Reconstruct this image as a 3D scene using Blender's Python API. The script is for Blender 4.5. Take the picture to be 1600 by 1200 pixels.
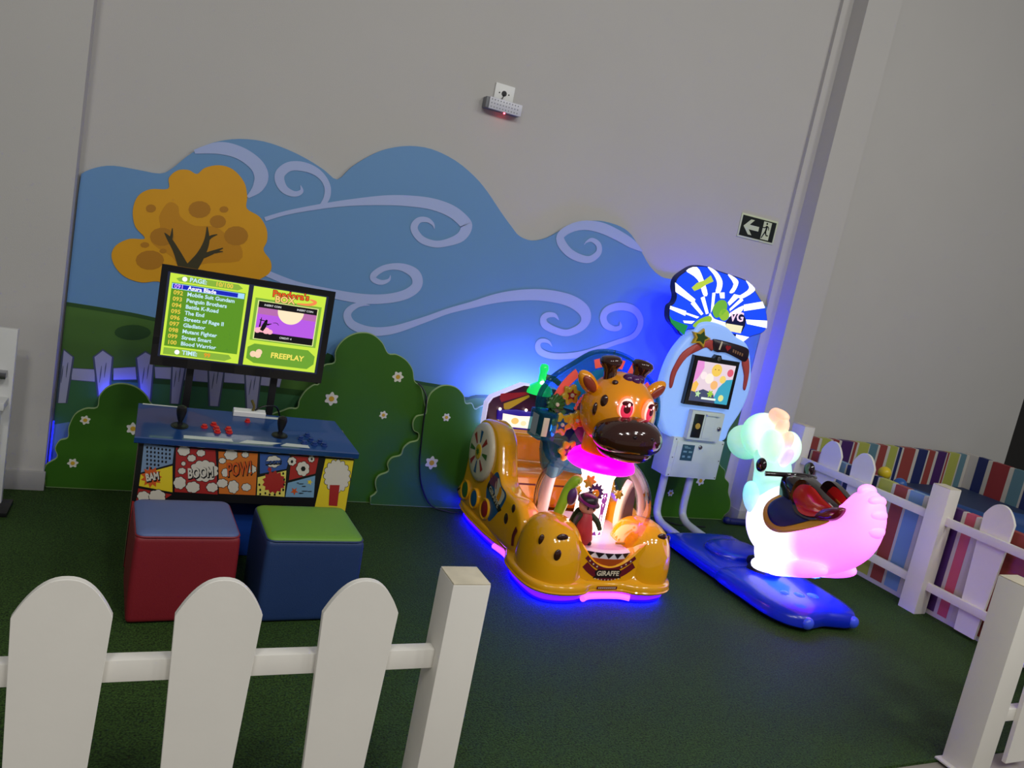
import bpy, bmesh, math, random
from mathutils import Vector, Matrix
random.seed(7)
for o in list(bpy.data.objects): bpy.data.objects.remove(o)
scene = bpy.context.scene
COL = scene.collection

# ---------------------------------------------------------------- camera
cam_data = bpy.data.cameras.new('camera'); cam = bpy.data.objects.new('camera', cam_data); COL.objects.link(cam)
YAW, PITCH, ROLL = math.radians(-25.64), math.radians(-8.947), math.radians(11.354)
fwd = Vector((-math.sin(YAW)*math.cos(PITCH), math.cos(YAW)*math.cos(PITCH), math.sin(PITCH)))
rt = Vector((math.cos(YAW), math.sin(YAW), 0)); up = rt.cross(fwd)
rt2 = rt*math.cos(ROLL) + up*math.sin(ROLL); up2 = -rt*math.sin(ROLL) + up*math.cos(ROLL)
m = Matrix((rt2, up2, -fwd)).transposed().to_4x4(); m.translation = Vector((0, 0, 1.6))
cam.matrix_world = m
cam_data.sensor_width = 36; cam_data.lens = 1227.4/1600*36; cam_data.clip_start = 0.05
scene.camera = cam

# ---------------------------------------------------------------- light
world = bpy.data.worlds.new('hall'); scene.world = world; world.use_nodes = True
world.node_tree.nodes['Background'].inputs[0].default_value = (0.95, 0.97, 1.0, 1)
world.node_tree.nodes['Background'].inputs[1].default_value = 0.165
def area(name, loc, target, size, power, col):
    d = bpy.data.lights.new(name, 'AREA'); d.shape = 'RECTANGLE'; d.size, d.size_y = size; d.energy = power; d.color = col
    o = bpy.data.objects.new(name, d); COL.objects.link(o); o.location = loc
    o.rotation_euler = (Vector(target)-Vector(loc)).to_track_quat('-Z', 'Y').to_euler()
    return o
for lx, ly, lp in ((-1.2, -2.2, 36), (1.2, -2.2, 36), (-1.2, -1.0, 34), (1.2, -1.0, 34), (3.6, -1.6, 28), (5.6, -1.6, 28), (3.6, -0.2, 27), (5.6, -0.2, 27)):
    area('ceiling_lamp', (lx, ly, 4.8), (lx*0.9+0.2, ly+3.3, 0), (0.6, 0.3), lp, (1.0, 0.99, 0.965))
scene.view_settings.view_transform = 'Standard'; scene.view_settings.look = 'None'
scene.view_settings.gamma = 1; scene.view_settings.use_curve_mapping = False
scene.view_settings.exposure = 0.0

# ---------------------------------------------------------------- helpers
def s2l(c):
    return tuple((v/255/12.92 if v/255 <= 0.04045 else ((v/255+0.055)/1.055)**2.4) for v in c)
MATS = {}
def mat(name, rgb, rough=0.55, metal=0.0, emit=0.0, emit_rgb=None, noise=0.0, nscale=8.0, bump=0.0, bscale=120.0, coat=0.0, trans=0.0, alpha=1.0, ior=1.45, lin=False):
    if name in MATS: return MATS[name]
    mt = bpy.data.materials.new(name); mt.use_nodes = True; nt = mt.node_tree; b = nt.nodes['Principled BSDF']
    c = rgb if lin else s2l(rgb)
    b.inputs['Base Color'].default_value = (*c, 1); b.inputs['Roughness'].default_value = rough
    b.inputs['Metallic'].default_value = metal; b.inputs['Coat Weight'].default_value = coat; b.inputs['IOR'].default_value = ior
    b.inputs['Transmission Weight'].default_value = trans; b.inputs['Alpha'].default_value = alpha
    if emit:
        b.inputs['Emission Color'].default_value = (*s2l(emit_rgb or rgb), 1); b.inputs['Emission Strength'].default_value = emit
    tc = nt.nodes.new('ShaderNodeTexCoord')
    if noise:
        n = nt.nodes.new('ShaderNodeTexNoise'); n.inputs['Scale'].default_value = nscale; n.inputs['Detail'].default_value = 5
        nt.links.new(tc.outputs['Object'], n.inputs['Vector'])
        mx = nt.nodes.new('ShaderNodeMix'); mx.data_type = 'RGBA'
        mx.inputs['A'].default_value = (*[max(0, v*(1-noise)) for v in c], 1); mx.inputs['B'].default_value = (*[v*(1+noise) for v in c], 1)
        nt.links.new(n.outputs['Fac'], mx.inputs['Factor']); nt.links.new(mx.outputs['Result'], b.inputs['Base Color'])
    if bump:
        n2 = nt.nodes.new('ShaderNodeTexNoise'); n2.inputs['Scale'].default_value = bscale; n2.inputs['Detail'].default_value = 4
        nt.links.new(tc.outputs['Object'], n2.inputs['Vector'])
        bp = nt.nodes.new('ShaderNodeBump'); bp.inputs['Strength'].default_value = bump; bp.inputs['Distance'].default_value = 0.004
        nt.links.new(n2.outputs['Fac'], bp.inputs['Height']); nt.links.new(bp.outputs['Normal'], b.inputs['Normal'])
    MATS[name] = mt
    return mt

ORIGIN = {}
def root_of(o):
    while o.parent: o = o.parent
    return o
def tag(o, label, cat, group=None, kind=None):
    if label: o['label'] = label
    if cat: o['category'] = cat
    if group: o['group'] = group
    if kind: o['kind'] = kind
    return o
def thing(name, label, cat, loc, group=None):
    o = bpy.data.objects.new(name, None); COL.objects.link(o); o.location = loc; o.empty_display_size = 0.1
    ORIGIN[o.name] = Vector(loc)
    return tag(o, label, cat, group)
def obj(name, bm, mt, parent=None, smooth=40, base=None, recalc=True):
    """link a bmesh built in world metres as one mesh object"""
    if recalc: bmesh.ops.recalc_face_normals(bm, faces=bm.faces[:])
    if parent is not None: org = ORIGIN[root_of(parent).name]
    else:
        if base is None:
            xs = [v.co for v in bm.verts]
            base = (sum(v.x for v in xs)/len(xs), sum(v.y for v in xs)/len(xs), min(v.z for v in xs))
        org = Vector(base)
    bmesh.ops.translate(bm, verts=bm.verts[:], vec=-org)
    me = bpy.data.meshes.new(name); bm.to_mesh(me); bm.free()
    if smooth:
        me.shade_smooth(); me.set_sharp_from_angle(angle=math.radians(smooth))
    for mm in (mt if isinstance(mt, (list, tuple)) else [mt]): me.materials.append(mm)
    o = bpy.data.objects.new(name, me); COL.objects.link(o)
    if parent is not None: o.parent = parent
    else:
        o.location = org; ORIGIN[o.name] = org
    return o
def struct(name, bm, mt, label=None, smooth=40):
    o = obj(name, bm, mt, None, smooth); o['kind'] = 'structure'
    if label: o['label'] = label
    return o
def BM(): return bmesh.new()
def box(bm, x0, x1, y0, y1, z0, z1, bev=0.0, seg=2, rot=None, ctr=None):
    r = bmesh.ops.create_cube(bm, size=1.0); vs = r['verts']
    for v in vs:
        v.co = Vector(((x0+x1)/2+v.co.x*(x1-x0), (y0+y1)/2+v.co.y*(y1-y0), (z0+z1)/2+v.co.z*(z1-z0)))
    if bev:
        es = list({e for v in vs for e in v.link_edges})
        rr = bmesh.ops.bevel(bm, geom=es, offset=bev, segments=seg, affect='EDGES', profile=0.6)
        vs = list({v for f in rr['faces'] for v in f.verts} | {v for v in vs if v.is_valid})
    if rot is not None:
        c = Vector(ctr or ((x0+x1)/2, (y0+y1)/2, (z0+z1)/2))
        bmesh.ops.rotate(bm, verts=[v for v in vs if v.is_valid], cent=c, matrix=rot)
    return bm
class Frame:
    def __init__(s, o, u, v, n): s.o, s.u, s.v, s.n = Vector(o), Vector(u), Vector(v), Vector(n)
    def __call__(s, a, b, h=0.0): return s.o + s.u*a + s.v*b + s.n*h
def wallf(y): return Frame((0, y, 0), (1, 0, 0), (0, 0, 1), (0, -1, 0))      # faces the camera side
def sidef(x): return Frame((x, 0, 0), (0, 1, 0), (0, 0, 1), (-1, 0, 0))       # faces -x
def planf(z): return Frame((0, 0, z), (1, 0, 0), (0, 1, 0), (0, 0, 1))
def crom(pts, k=5, closed=True):
    n = len(pts); out = []
    rng = range(n) if closed else range(n-1)
    g = (lambda i: pts[i % n]) if closed else (lambda i: pts[max(0, min(n-1, i))])
    for i in rng:
        p0, p1, p2, p3 = g(i-1), g(i), g(i+1), g(i+2)
        for j in range(k):
            t = j/k
            out.append(tuple(0.5*((2*b)+(-a+c)*t+(2*a-5*b+4*c-d)*t*t+(-a+3*b-3*c+d)*t**3) for a, b, c, d in zip(p0, p1, p2, p3)))
    if not closed: out.append(tuple(pts[-1]))
    return out
def circ(c, r, n=24, ry=None, ph=0.0):
    ry = ry or r
    return [(c[0]+r*math.cos(ph+2*math.pi*i/n), c[1]+ry*math.sin(ph+2*math.pi*i/n)) for i in range(n)]
def star(c, r1, r2, n, ph=math.pi/2):
    return [(c[0]+(r2 if i % 2 else r1)*math.cos(ph+math.pi*i/n), c[1]+(r2 if i % 2 else r1)*math.sin(ph+math.pi*i/n)) for i in range(2*n)]
def flower(c, r, n=6, depth=0.22, k=8, ph=0.0):
    return [(c[0]+r*(1-depth+depth*math.cos(n*t))*math.cos(t+ph), c[1]+r*(1-depth+depth*math.cos(n*t))*math.sin(t+ph)) for t in [2*math.pi*i/(n*k) for i in range(n*k)]]
def flat(bm, fr, pts, h=0.0):
    """a printed shape lying on a board"""
    f = bm.faces.new([bm.verts.new(fr(a, b, h)) for a, b in pts])
    f.normal_update()
    if f.normal.dot(fr.n) < 0: f.normal_flip()
    return bm
def area2(p): return sum(p[i][0]*p[(i+1) % len(p)][1]-p[(i+1) % len(p)][0]*p[i][1] for i in range(len(p)))/2
def inset(pts, d):
    if not d: return list(pts)
    s = 1 if area2(pts) > 0 else -1; n = len(pts); out = []
    for i in range(n):
        a, b, c = pts[i-1], pts[i], pts[(i+1) % n]
        t = Vector((c[0]-a[0], c[1]-a[1])); t = t.normalized() if t.length > 1e-9 else Vector((1, 0))
        out.append((b[0]-t.y*d*s, b[1]+t.x*d*s))
    return out
def shrink(pts, d):
    cx = sum(p[0] for p in pts)/len(pts); cy = sum(p[1] for p in pts)/len(pts)
    R = sum(math.hypot(p[0]-cx, p[1]-cy) for p in pts)/len(pts); k = 1-d/R
    return [(cx+(p[0]-cx)*k, cy+(p[1]-cy)*k) for p in pts]
def loft(bm, fr, pts, layers, inset=inset):
    """stack of outlines (height, inset) closed at both ends"""
    rings = [[bm.verts.new(fr(a, b, h)) for a, b in inset(pts, d)] for h, d in layers]
    n = len(pts)
    for r0, r1 in zip(rings, rings[1:]):
        for i in range(n): bm.faces.new((r0[i], r0[(i+1) % n], r1[(i+1) % n], r1[i]))
    bm.faces.new(rings[0][::-1]); bm.faces.new(rings[-1])
    return bm
def board(bm, fr, pts, th, h0=0.0): return loft(bm, fr, pts, [(h0, 0), (h0+th, 0)])
def ribbon(bm, fr, pts, h=0.0, k=5):
    p = crom(pts, k, False); L = []; R = []
    for i, (x, y, w) in enumerate(p):
        a = p[max(0, i-1)]; c = p[min(len(p)-1, i+1)]
        t = Vector((c[0]-a[0], c[1]-a[1])); t = t.normalized() if t.length > 1e-9 else Vector((1, 0))
        w = max(w, 0.001)/2
        L.append(bm.verts.new(fr(x-t.y*w, y+t.x*w, h))); R.append(bm.verts.new(fr(x+t.y*w, y-t.x*w, h)))
    for i in range(len(p)-1): bm.faces.new((R[i], R[i+1], L[i+1], L[i]))
    return bm
def lathe(bm, c, prof, n=32, axis=(0, 0, 1), cap=True):
    q = Vector((0, 0, 1)).rotation_difference(Vector(axis)); c = Vector(c)
    rings = [[bm.verts.new(c+q @ Vector((r*math.cos(2*math.pi*i/n), r*math.sin(2*math.pi*i/n), z))) for i in range(n)] for r, z in prof]
    for a, b in zip(rings, rings[1:]):
        for i in range(n): bm.faces.new((a[i], a[(i+1) % n], b[(i+1) % n], b[i]))
    if cap:
        if prof[0][0] > 1e-4: bm.faces.new(rings[0][::-1])
        if prof[-1][0] > 1e-4: bm.faces.new(rings[-1])
    return bm
def tube(bm, pts, r, n=12, k=5, smooth=True, cap=True):
    P = [tuple(p)+((r,) if len(p) == 3 else ()) for p in pts]
    if smooth: P = crom(P, k, False)
    rings = []; prev = None
    for i, p in enumerate(P):
        a = Vector(P[max(0, i-1)][:3]); b = Vector(P[min(len(P)-1, i+1)][:3]); t = (b-a).normalized()
        if prev is None:
            nrm = t.orthogonal().normalized()
        else:
            nrm = (prev - t*prev.dot(t)).normalized()
        prev = nrm; bi = t.cross(nrm)
        rings.append([bm.verts.new(Vector(p[:3])+(nrm*math.cos(2*math.pi*j/n)+bi*math.sin(2*math.pi*j/n))*p[3]) for j in range(n)])
    for a, b in zip(rings, rings[1:]):
        for i in range(n): bm.faces.new((a[i], a[(i+1) % n], b[(i+1) % n], b[i]))
    if cap:
        bm.faces.new(rings[0][::-1]); bm.faces.new(rings[-1])
    return bm
def sell(bm, c, r, e1=1.0, e2=1.0, nu=28, nv=16, rot=None, fn=None, vmin=-1.0):
    """super-ellipsoid; e below 1 is boxier. vmin cuts the underside flat"""
    c = Vector(c); sg = lambda v, e: math.copysign(abs(v)**e, v)
    rings = []
    for j in range(nv+1):
        ph = -math.pi/2+math.pi*j/nv
        cz, sz = sg(math.cos(ph), e1), sg(math.sin(ph), e1)
        ring = []
        for i in range(nu):
            t = 2*math.pi*i/nu
            p = Vector((r[0]*cz*sg(math.cos(t), e2), r[1]*cz*sg(math.sin(t), e2), r[2]*max(sz, vmin)))
            if fn: p = fn(p)
            if rot is not None: p = rot @ p
            ring.append(bm.verts.new(c+p))
        rings.append(ring)
    for a, b in zip(rings, rings[1:]):
        for i in range(nu): bm.faces.new((a[i], a[(i+1) % nu], b[(i+1) % nu], b[i]))
    bmesh.ops.remove_doubles(bm, verts=[v for rg in rings for v in rg], dist=1e-5)
    return bm
def RX(d): return Matrix.Rotation(math.radians(d), 3, 'X')
def RY(d): return Matrix.Rotation(math.radians(d), 3, 'Y')
def RZ(d): return Matrix.Rotation(math.radians(d), 3, 'Z')
def text(name, s, fr, a, b, size, mt, parent, h=0.0, rot=0.0, align='CENTER', fat=0.0, depth=0.0, sx=1.0):
    cu = bpy.data.curves.new('lettering', 'FONT'); cu.body = s; cu.size = size; cu.align_x = align; cu.align_y = 'CENTER'
    cu.offset = fat; cu.extrude = depth; cu.resolution_u = 2
    tmp = bpy.data.objects.new('lettering', cu); COL.objects.link(tmp)
    me = bpy.data.meshes.new_from_object(tmp); bpy.data.objects.remove(tmp); bpy.data.curves.remove(cu)
    bm = BM(); bm.from_mesh(me); bpy.data.meshes.remove(me)
    cr, sr = math.cos(math.radians(rot)), math.sin(math.radians(rot))
    for v in bm.verts:
        x, y, z = v.co.x*sx, v.co.y, v.co.z
        v.co = fr(a+x*cr-y*sr, b+x*sr+y*cr, h+z)
    return obj(name, bm, mt, parent, 0, recalc=False)
# ---------------------------------------------------------------- outlines
# outlines measured on the flat boards: (across, up) in metres
SKY_EDGE = [(-0.381,1.496),(-0.388,1.523),(-0.363,1.587),(-0.305,1.631),(-0.229,1.658),(-0.120,1.663),(-0.018,1.667),(0.035,1.705),(0.093,1.776),(0.164,1.845),(0.236,1.889),(0.333,1.924),(0.453,1.940),(0.581,1.927),(0.694,1.899),(0.785,1.865),(0.863,1.831),(0.930,1.915),(1.024,2.001),(1.114,2.059),(1.230,2.101),(1.363,2.114),(1.515,2.084),(1.649,2.022),(1.747,1.953),(1.851,1.860),(1.946,1.782),(2.008,1.739),(2.099,1.728),(2.195,1.763),(2.293,1.834),(2.396,1.895),(2.483,1.928),(2.575,1.942),(2.700,1.934),(2.795,1.898),(2.894,1.811),(2.983,1.729),(3.075,1.680),(3.168,1.670),(3.453,1.691),(3.742,1.685),(3.995,1.641),(4.130,1.567)]
SWIRLS = [[(0.128,1.810,0.020),(0.240,1.855,0.060),(0.341,1.855,0.066),(0.428,1.817,0.072),(0.466,1.762,0.073),(0.455,1.696,0.052),(0.413,1.639,0.013)],[(0.672,1.758,0.003),(0.682,1.728,0.021),(0.647,1.706,0.030),(0.594,1.718,0.042),(0.562,1.758,0.050),(0.561,1.800,0.050),(0.601,1.843,0.048),(0.667,1.858,0.049),(0.737,1.849,0.043),(0.790,1.817,0.036),(0.818,1.771,0.035),(0.819,1.718,0.033),(0.796,1.668,0.021)],[(0.515,1.543,0.022),(0.628,1.602,0.022),(0.808,1.674,0.028),(0.961,1.726,0.037),(1.138,1.775,0.054),(1.276,1.801,0.061),(1.420,1.813,0.066),(1.543,1.797,0.071),(1.628,1.757,0.074),(1.655,1.724,0.072),(1.631,1.662,0.059),(1.558,1.615,0.044),(1.482,1.591,0.040),(1.401,1.599,0.042),(1.350,1.636,0.043),(1.338,1.671,0.043),(1.361,1.708,0.034),(1.408,1.718,0.028),(1.446,1.702,0.017),(1.461,1.677,0.003)],[(0.559,1.259,0.034),(0.728,1.221,0.040),(0.909,1.206,0.050),(1.095,1.203,0.056),(1.234,1.223,0.055),(1.344,1.262,0.057),(1.405,1.311,0.060),(1.416,1.356,0.064),(1.389,1.399,0.061),(1.325,1.421,0.047),(1.258,1.418,0.037),(1.195,1.393,0.035),(1.150,1.348,0.037),(1.159,1.322,0.034),(1.204,1.315,0.028),(1.243,1.336,0.017),(1.248,1.365,0.003)],[(2.903,1.809,0.007),(2.812,1.842,0.057),(2.690,1.876,0.067),(2.562,1.898,0.068),(2.444,1.892,0.059),(2.347,1.855,0.053),(2.285,1.798,0.053),(2.301,1.750,0.059),(2.371,1.702,0.054),(2.459,1.682,0.049),(2.529,1.690,0.044),(2.577,1.740,0.042),(2.565,1.790,0.037),(2.511,1.811,0.027),(2.474,1.791,0.011),(2.462,1.770,0.003)],[(1.157,1.173,0.003),(1.091,1.165,0.028),(1.044,1.125,0.041),(1.041,1.083,0.046),(1.084,1.042,0.050),(1.191,1.024,0.052),(1.323,1.052,0.048),(1.497,1.137,0.037),(1.637,1.212,0.034),(1.783,1.274,0.041),(1.932,1.338,0.057),(2.088,1.383,0.068),(2.253,1.410,0.073),(2.430,1.407,0.077),(2.547,1.367,0.081),(2.588,1.310,0.074),(2.564,1.248,0.056),(2.479,1.198,0.045),(2.396,1.197,0.044),(2.308,1.221,0.049),(2.282,1.259,0.046),(2.304,1.288,0.038),(2.355,1.296,0.027),(2.393,1.270,0.004)],[(2.850,1.327,0.004),(2.860,1.290,0.029),(2.813,1.273,0.035),(2.746,1.290,0.046),(2.714,1.340,0.051),(2.739,1.392,0.052),(2.831,1.428,0.053),(2.935,1.422,0.049),(3.000,1.372,0.045),(3.011,1.307,0.043),(2.970,1.240,0.038),(2.855,1.185,0.033),(2.741,1.131,0.035),(2.630,1.079,0.040),(2.515,1.047,0.040),(2.398,1.032,0.040),(2.312,1.047,0.042),(2.280,1.085,0.039),(2.296,1.119,0.029),(2.348,1.121,0.020),(2.384,1.094,0.003)]]
TREE = [(-0.192,1.220),(-0.175,1.274),(-0.119,1.316),(-0.050,1.331),(-0.100,1.381),(-0.120,1.459),(-0.105,1.534),(-0.054,1.580),(0.028,1.601),(0.025,1.654),(0.060,1.700),(0.111,1.714),(0.153,1.703),(0.186,1.741),(0.251,1.770),(0.322,1.764),(0.385,1.712),(0.410,1.643),(0.417,1.580),(0.485,1.551),(0.530,1.495),(0.542,1.431),(0.531,1.379),(0.576,1.327),(0.583,1.272),(0.542,1.226),(0.434,1.157),(0.255,1.106),(0.106,1.103),(0.035,1.123),(-0.039,1.105),(-0.116,1.119),(-0.168,1.162)]
TREE_SPOTS = [[(-0.016,1.491),(-0.017,1.482),(-0.023,1.474),(-0.032,1.468),(-0.042,1.466),(-0.052,1.468),(-0.059,1.473),(-0.062,1.482),(-0.061,1.491),(-0.055,1.499),(-0.046,1.505),(-0.036,1.507),(-0.026,1.505),(-0.019,1.499)],[(0.241,1.539),(0.238,1.519),(0.225,1.501),(0.205,1.488),(0.181,1.483),(0.159,1.487),(0.142,1.499),(0.135,1.517),(0.138,1.537),(0.151,1.555),(0.171,1.567),(0.194,1.572),(0.217,1.568),(0.233,1.556)],[(0.323,1.492),(0.321,1.476),(0.311,1.462),(0.296,1.453),(0.279,1.450),(0.262,1.453),(0.250,1.462),(0.244,1.476),(0.246,1.491),(0.256,1.505),(0.270,1.514),(0.288,1.518),(0.304,1.515),(0.317,1.505)],[(0.327,1.556),(0.325,1.549),(0.320,1.542),(0.312,1.537),(0.302,1.535),(0.293,1.536),(0.286,1.541),(0.283,1.548),(0.284,1.555),(0.290,1.562),(0.298,1.567),(0.307,1.569),(0.317,1.568),(0.323,1.563)],[(0.443,1.440),(0.440,1.416),(0.426,1.395),(0.403,1.381),(0.376,1.376),(0.350,1.381),(0.331,1.396),(0.323,1.416),(0.326,1.439),(0.340,1.460),(0.362,1.474),(0.389,1.480),(0.415,1.475),(0.434,1.460)],[(-0.026,1.302),(-0.027,1.296),(-0.033,1.290),(-0.040,1.285),(-0.050,1.284),(-0.058,1.285),(-0.064,1.289),(-0.067,1.295),(-0.066,1.301),(-0.060,1.307),(-0.053,1.312),(-0.043,1.313),(-0.035,1.312),(-0.029,1.308)],[(0.058,1.286),(0.057,1.281),(0.053,1.276),(0.046,1.272),(0.039,1.271),(0.032,1.272),(0.027,1.275),(0.024,1.280),(0.025,1.286),(0.030,1.291),(0.036,1.295),(0.044,1.296),(0.051,1.295),(0.056,1.292)],[(0.051,1.238),(0.047,1.215),(0.031,1.194),(0.005,1.180),(-0.024,1.175),(-0.051,1.180),(-0.071,1.194),(-0.080,1.214),(-0.076,1.236),(-0.059,1.257),(-0.035,1.271),(-0.005,1.277),(0.022,1.272),(0.042,1.258)],[(0.085,1.365),(0.082,1.344),(0.068,1.325),(0.046,1.312),(0.021,1.307),(-0.003,1.312),(-0.020,1.325),(-0.028,1.344),(-0.025,1.365),(-0.011,1.384),(0.011,1.397),(0.036,1.402),(0.059,1.397),(0.077,1.384)]]
TREE_SHADE = [(0.014,1.393),(0.003,1.454),(0.028,1.521),(0.055,1.537),(0.086,1.522),(0.101,1.474),(0.174,1.441),(0.272,1.455),(0.348,1.416),(0.416,1.374),(0.415,1.298),(0.257,1.258),(0.143,1.206),(0.088,1.260),(-0.005,1.306),(-0.023,1.345)]
BRANCHES = [[(0.153,1.208,0.056),(0.103,1.295,0.032),(0.062,1.351,0.022),(0.037,1.377,0.004)],[(0.068,1.341,0.018),(0.072,1.373,0.012),(0.071,1.407,0.004)],[(0.182,1.213,0.062),(0.222,1.295,0.041),(0.242,1.374,0.027),(0.235,1.447,0.005)],[(0.238,1.368,0.018),(0.259,1.399,0.014),(0.289,1.417,0.004)],[(0.209,1.277,0.027),(0.270,1.315,0.021),(0.326,1.352,0.005)],[(0.289,1.324,0.015),(0.328,1.334,0.004)]]
HILL = [(-0.406,0.951),(-0.307,0.950),(-0.146,0.945),(0.026,0.934),(0.493,0.879),(0.999,0.813),(1.503,0.765),(1.727,0.750),(1.854,0.698),(1.994,0.726),(2.652,0.731),(3.411,0.857),(4.121,0.973),(4.204,0.987)]
HILL_OVAL = [(0.032,0.851),(0.029,0.838),(0.018,0.825),(-0.000,0.814),(-0.023,0.804),(-0.049,0.799),(-0.075,0.797),(-0.100,0.800),(-0.119,0.806),(-0.132,0.815),(-0.137,0.827),(-0.134,0.840),(-0.124,0.853),(-0.106,0.864),(-0.084,0.873),(-0.058,0.879),(-0.032,0.881),(-0.007,0.878),(0.013,0.872),(0.026,0.863)]
PICKET_PRINT = [[(-0.392,0.664),(-0.356,0.704),(-0.314,0.674),(-0.322,0.431),(-0.359,0.427)],[(-0.215,0.687),(-0.181,0.725),(-0.136,0.697),(-0.132,0.488),(-0.174,0.483)],[(-0.018,0.708),(0.018,0.742),(0.059,0.723),(0.068,0.450),(0.037,0.446)],[(0.156,0.723),(0.185,0.742),(0.218,0.723),(0.209,0.481),(0.174,0.480)],[(0.333,0.738),(0.370,0.754),(0.415,0.737),(0.411,0.489),(0.371,0.487)],[(0.526,0.723),(0.565,0.740),(0.608,0.725),(0.616,0.478),(0.570,0.476)]]
RAIL_PRINT = [[(-0.311,0.615),(-0.208,0.621),(-0.201,0.558),(-0.307,0.556)],[(-0.122,0.638),(-0.021,0.658),(-0.009,0.593),(-0.116,0.578)],[(0.071,0.670),(0.165,0.678),(0.171,0.614),(0.081,0.611)],[(0.220,0.685),(0.343,0.681),(0.351,0.619),(0.224,0.616)],[(0.422,0.686),(0.535,0.684),(0.542,0.633),(0.426,0.628)],[(0.609,0.689),(0.728,0.683),(0.724,0.634),(0.613,0.634)]]
FAR_BUSH = [(0.913,0.654),(0.927,0.741),(0.932,0.827),(0.959,0.864),(0.993,0.854),(1.024,0.801),(1.046,0.669)]
BUSH_A = [(-0.309,-0.011),(-0.347,0.009),(-0.377,0.054),(-0.374,0.122),(-0.329,0.166),(-0.342,0.211),(-0.326,0.256),(-0.291,0.275),(-0.292,0.331),(-0.270,0.400),(-0.225,0.435),(-0.175,0.446),(-0.170,0.506),(-0.138,0.557),(-0.082,0.583),(-0.014,0.576),(0.042,0.539),(0.083,0.484),(0.149,0.441),(0.187,0.344),(0.230,0.205),(0.263,0.003)]
BUSH_B = [(0.686,-0.027),(0.646,0.199),(0.629,0.385),(0.676,0.482),(0.740,0.518),(0.781,0.539),(0.823,0.545),(0.827,0.591),(0.854,0.649),(0.893,0.687),(0.920,0.696),(0.917,0.759),(0.937,0.808),(0.988,0.829),(0.983,0.889),(1.006,0.948),(1.053,0.996),(1.114,1.021),(1.180,1.019),(1.244,0.980),(1.290,0.922),(1.341,0.922),(1.404,0.896),(1.454,0.844),(1.478,0.778),(1.522,0.749),(1.551,0.688),(1.574,0.630),(1.623,0.534),(1.664,0.374),(1.661,0.168),(1.664,0.042)]
BUSH_C = [(1.413,0.020),(1.357,0.088),(1.337,0.148),(1.354,0.189),(1.404,0.217),(1.391,0.262),(1.413,0.304),(1.464,0.325),(1.472,0.368),(1.505,0.406),(1.552,0.425),(1.550,0.465),(1.516,0.482),(1.502,0.531),(1.520,0.573),(1.572,0.593),(1.567,0.647),(1.579,0.718),(1.630,0.768),(1.684,0.782),(1.744,0.771),(1.794,0.731),(1.816,0.683),(1.856,0.687),(1.884,0.654),(1.913,0.673),(1.963,0.690),(2.045,0.666),(2.128,0.590),(2.222,0.471),(2.346,0.330),(2.414,0.025)]
BUSH_D = [(2.816,-0.019),(2.720,0.377),(2.789,0.561),(2.976,0.680),(3.207,0.715),(3.506,0.704),(3.799,0.539),(3.900,0.429),(3.964,0.385),(3.981,0.329),(4.031,0.290),(4.045,0.219),(4.088,0.150),(4.094,0.071),(4.021,0.025),(3.921,0.016)]
DAISY_A = [(-0.220,0.373,0.025),(-0.254,0.140,0.026),(0.004,0.348,0.034)]
DAISY_B = [(1.371,0.790,0.035),(1.005,0.617,0.041),(1.324,0.552,0.026)]
DAISY_C = [(1.707,0.583,0.027),(1.667,0.290,0.043)]
DAISY_D = [(3.521,0.186,0.027),(3.760,0.294,0.039)]
COMIC = [('greyblue',[(0.051,0.552),(0.169,0.546),(0.170,0.473),(0.053,0.426)]),('yellow',[(0.053,0.418),(0.171,0.464),(0.185,0.346),(0.052,0.367)]),('red',[(0.051,0.356),(0.184,0.336),(0.146,0.302),(0.049,0.297)]),('red',[(0.176,0.546),(0.333,0.547),(0.368,0.346),(0.193,0.348)]),('orange',[(0.346,0.542),(0.510,0.545),(0.527,0.351),(0.373,0.350)]),('blue',[(0.519,0.546),(0.650,0.546),(0.643,0.483),(0.532,0.452)]),('paleyellow',[(0.525,0.435),(0.644,0.475),(0.654,0.350),(0.533,0.352)]),('red',[(0.657,0.545),(0.778,0.547),(0.775,0.469),(0.662,0.430)]),('lightblue',[(0.659,0.417),(0.776,0.459),(0.785,0.354),(0.658,0.350)])]
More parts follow.
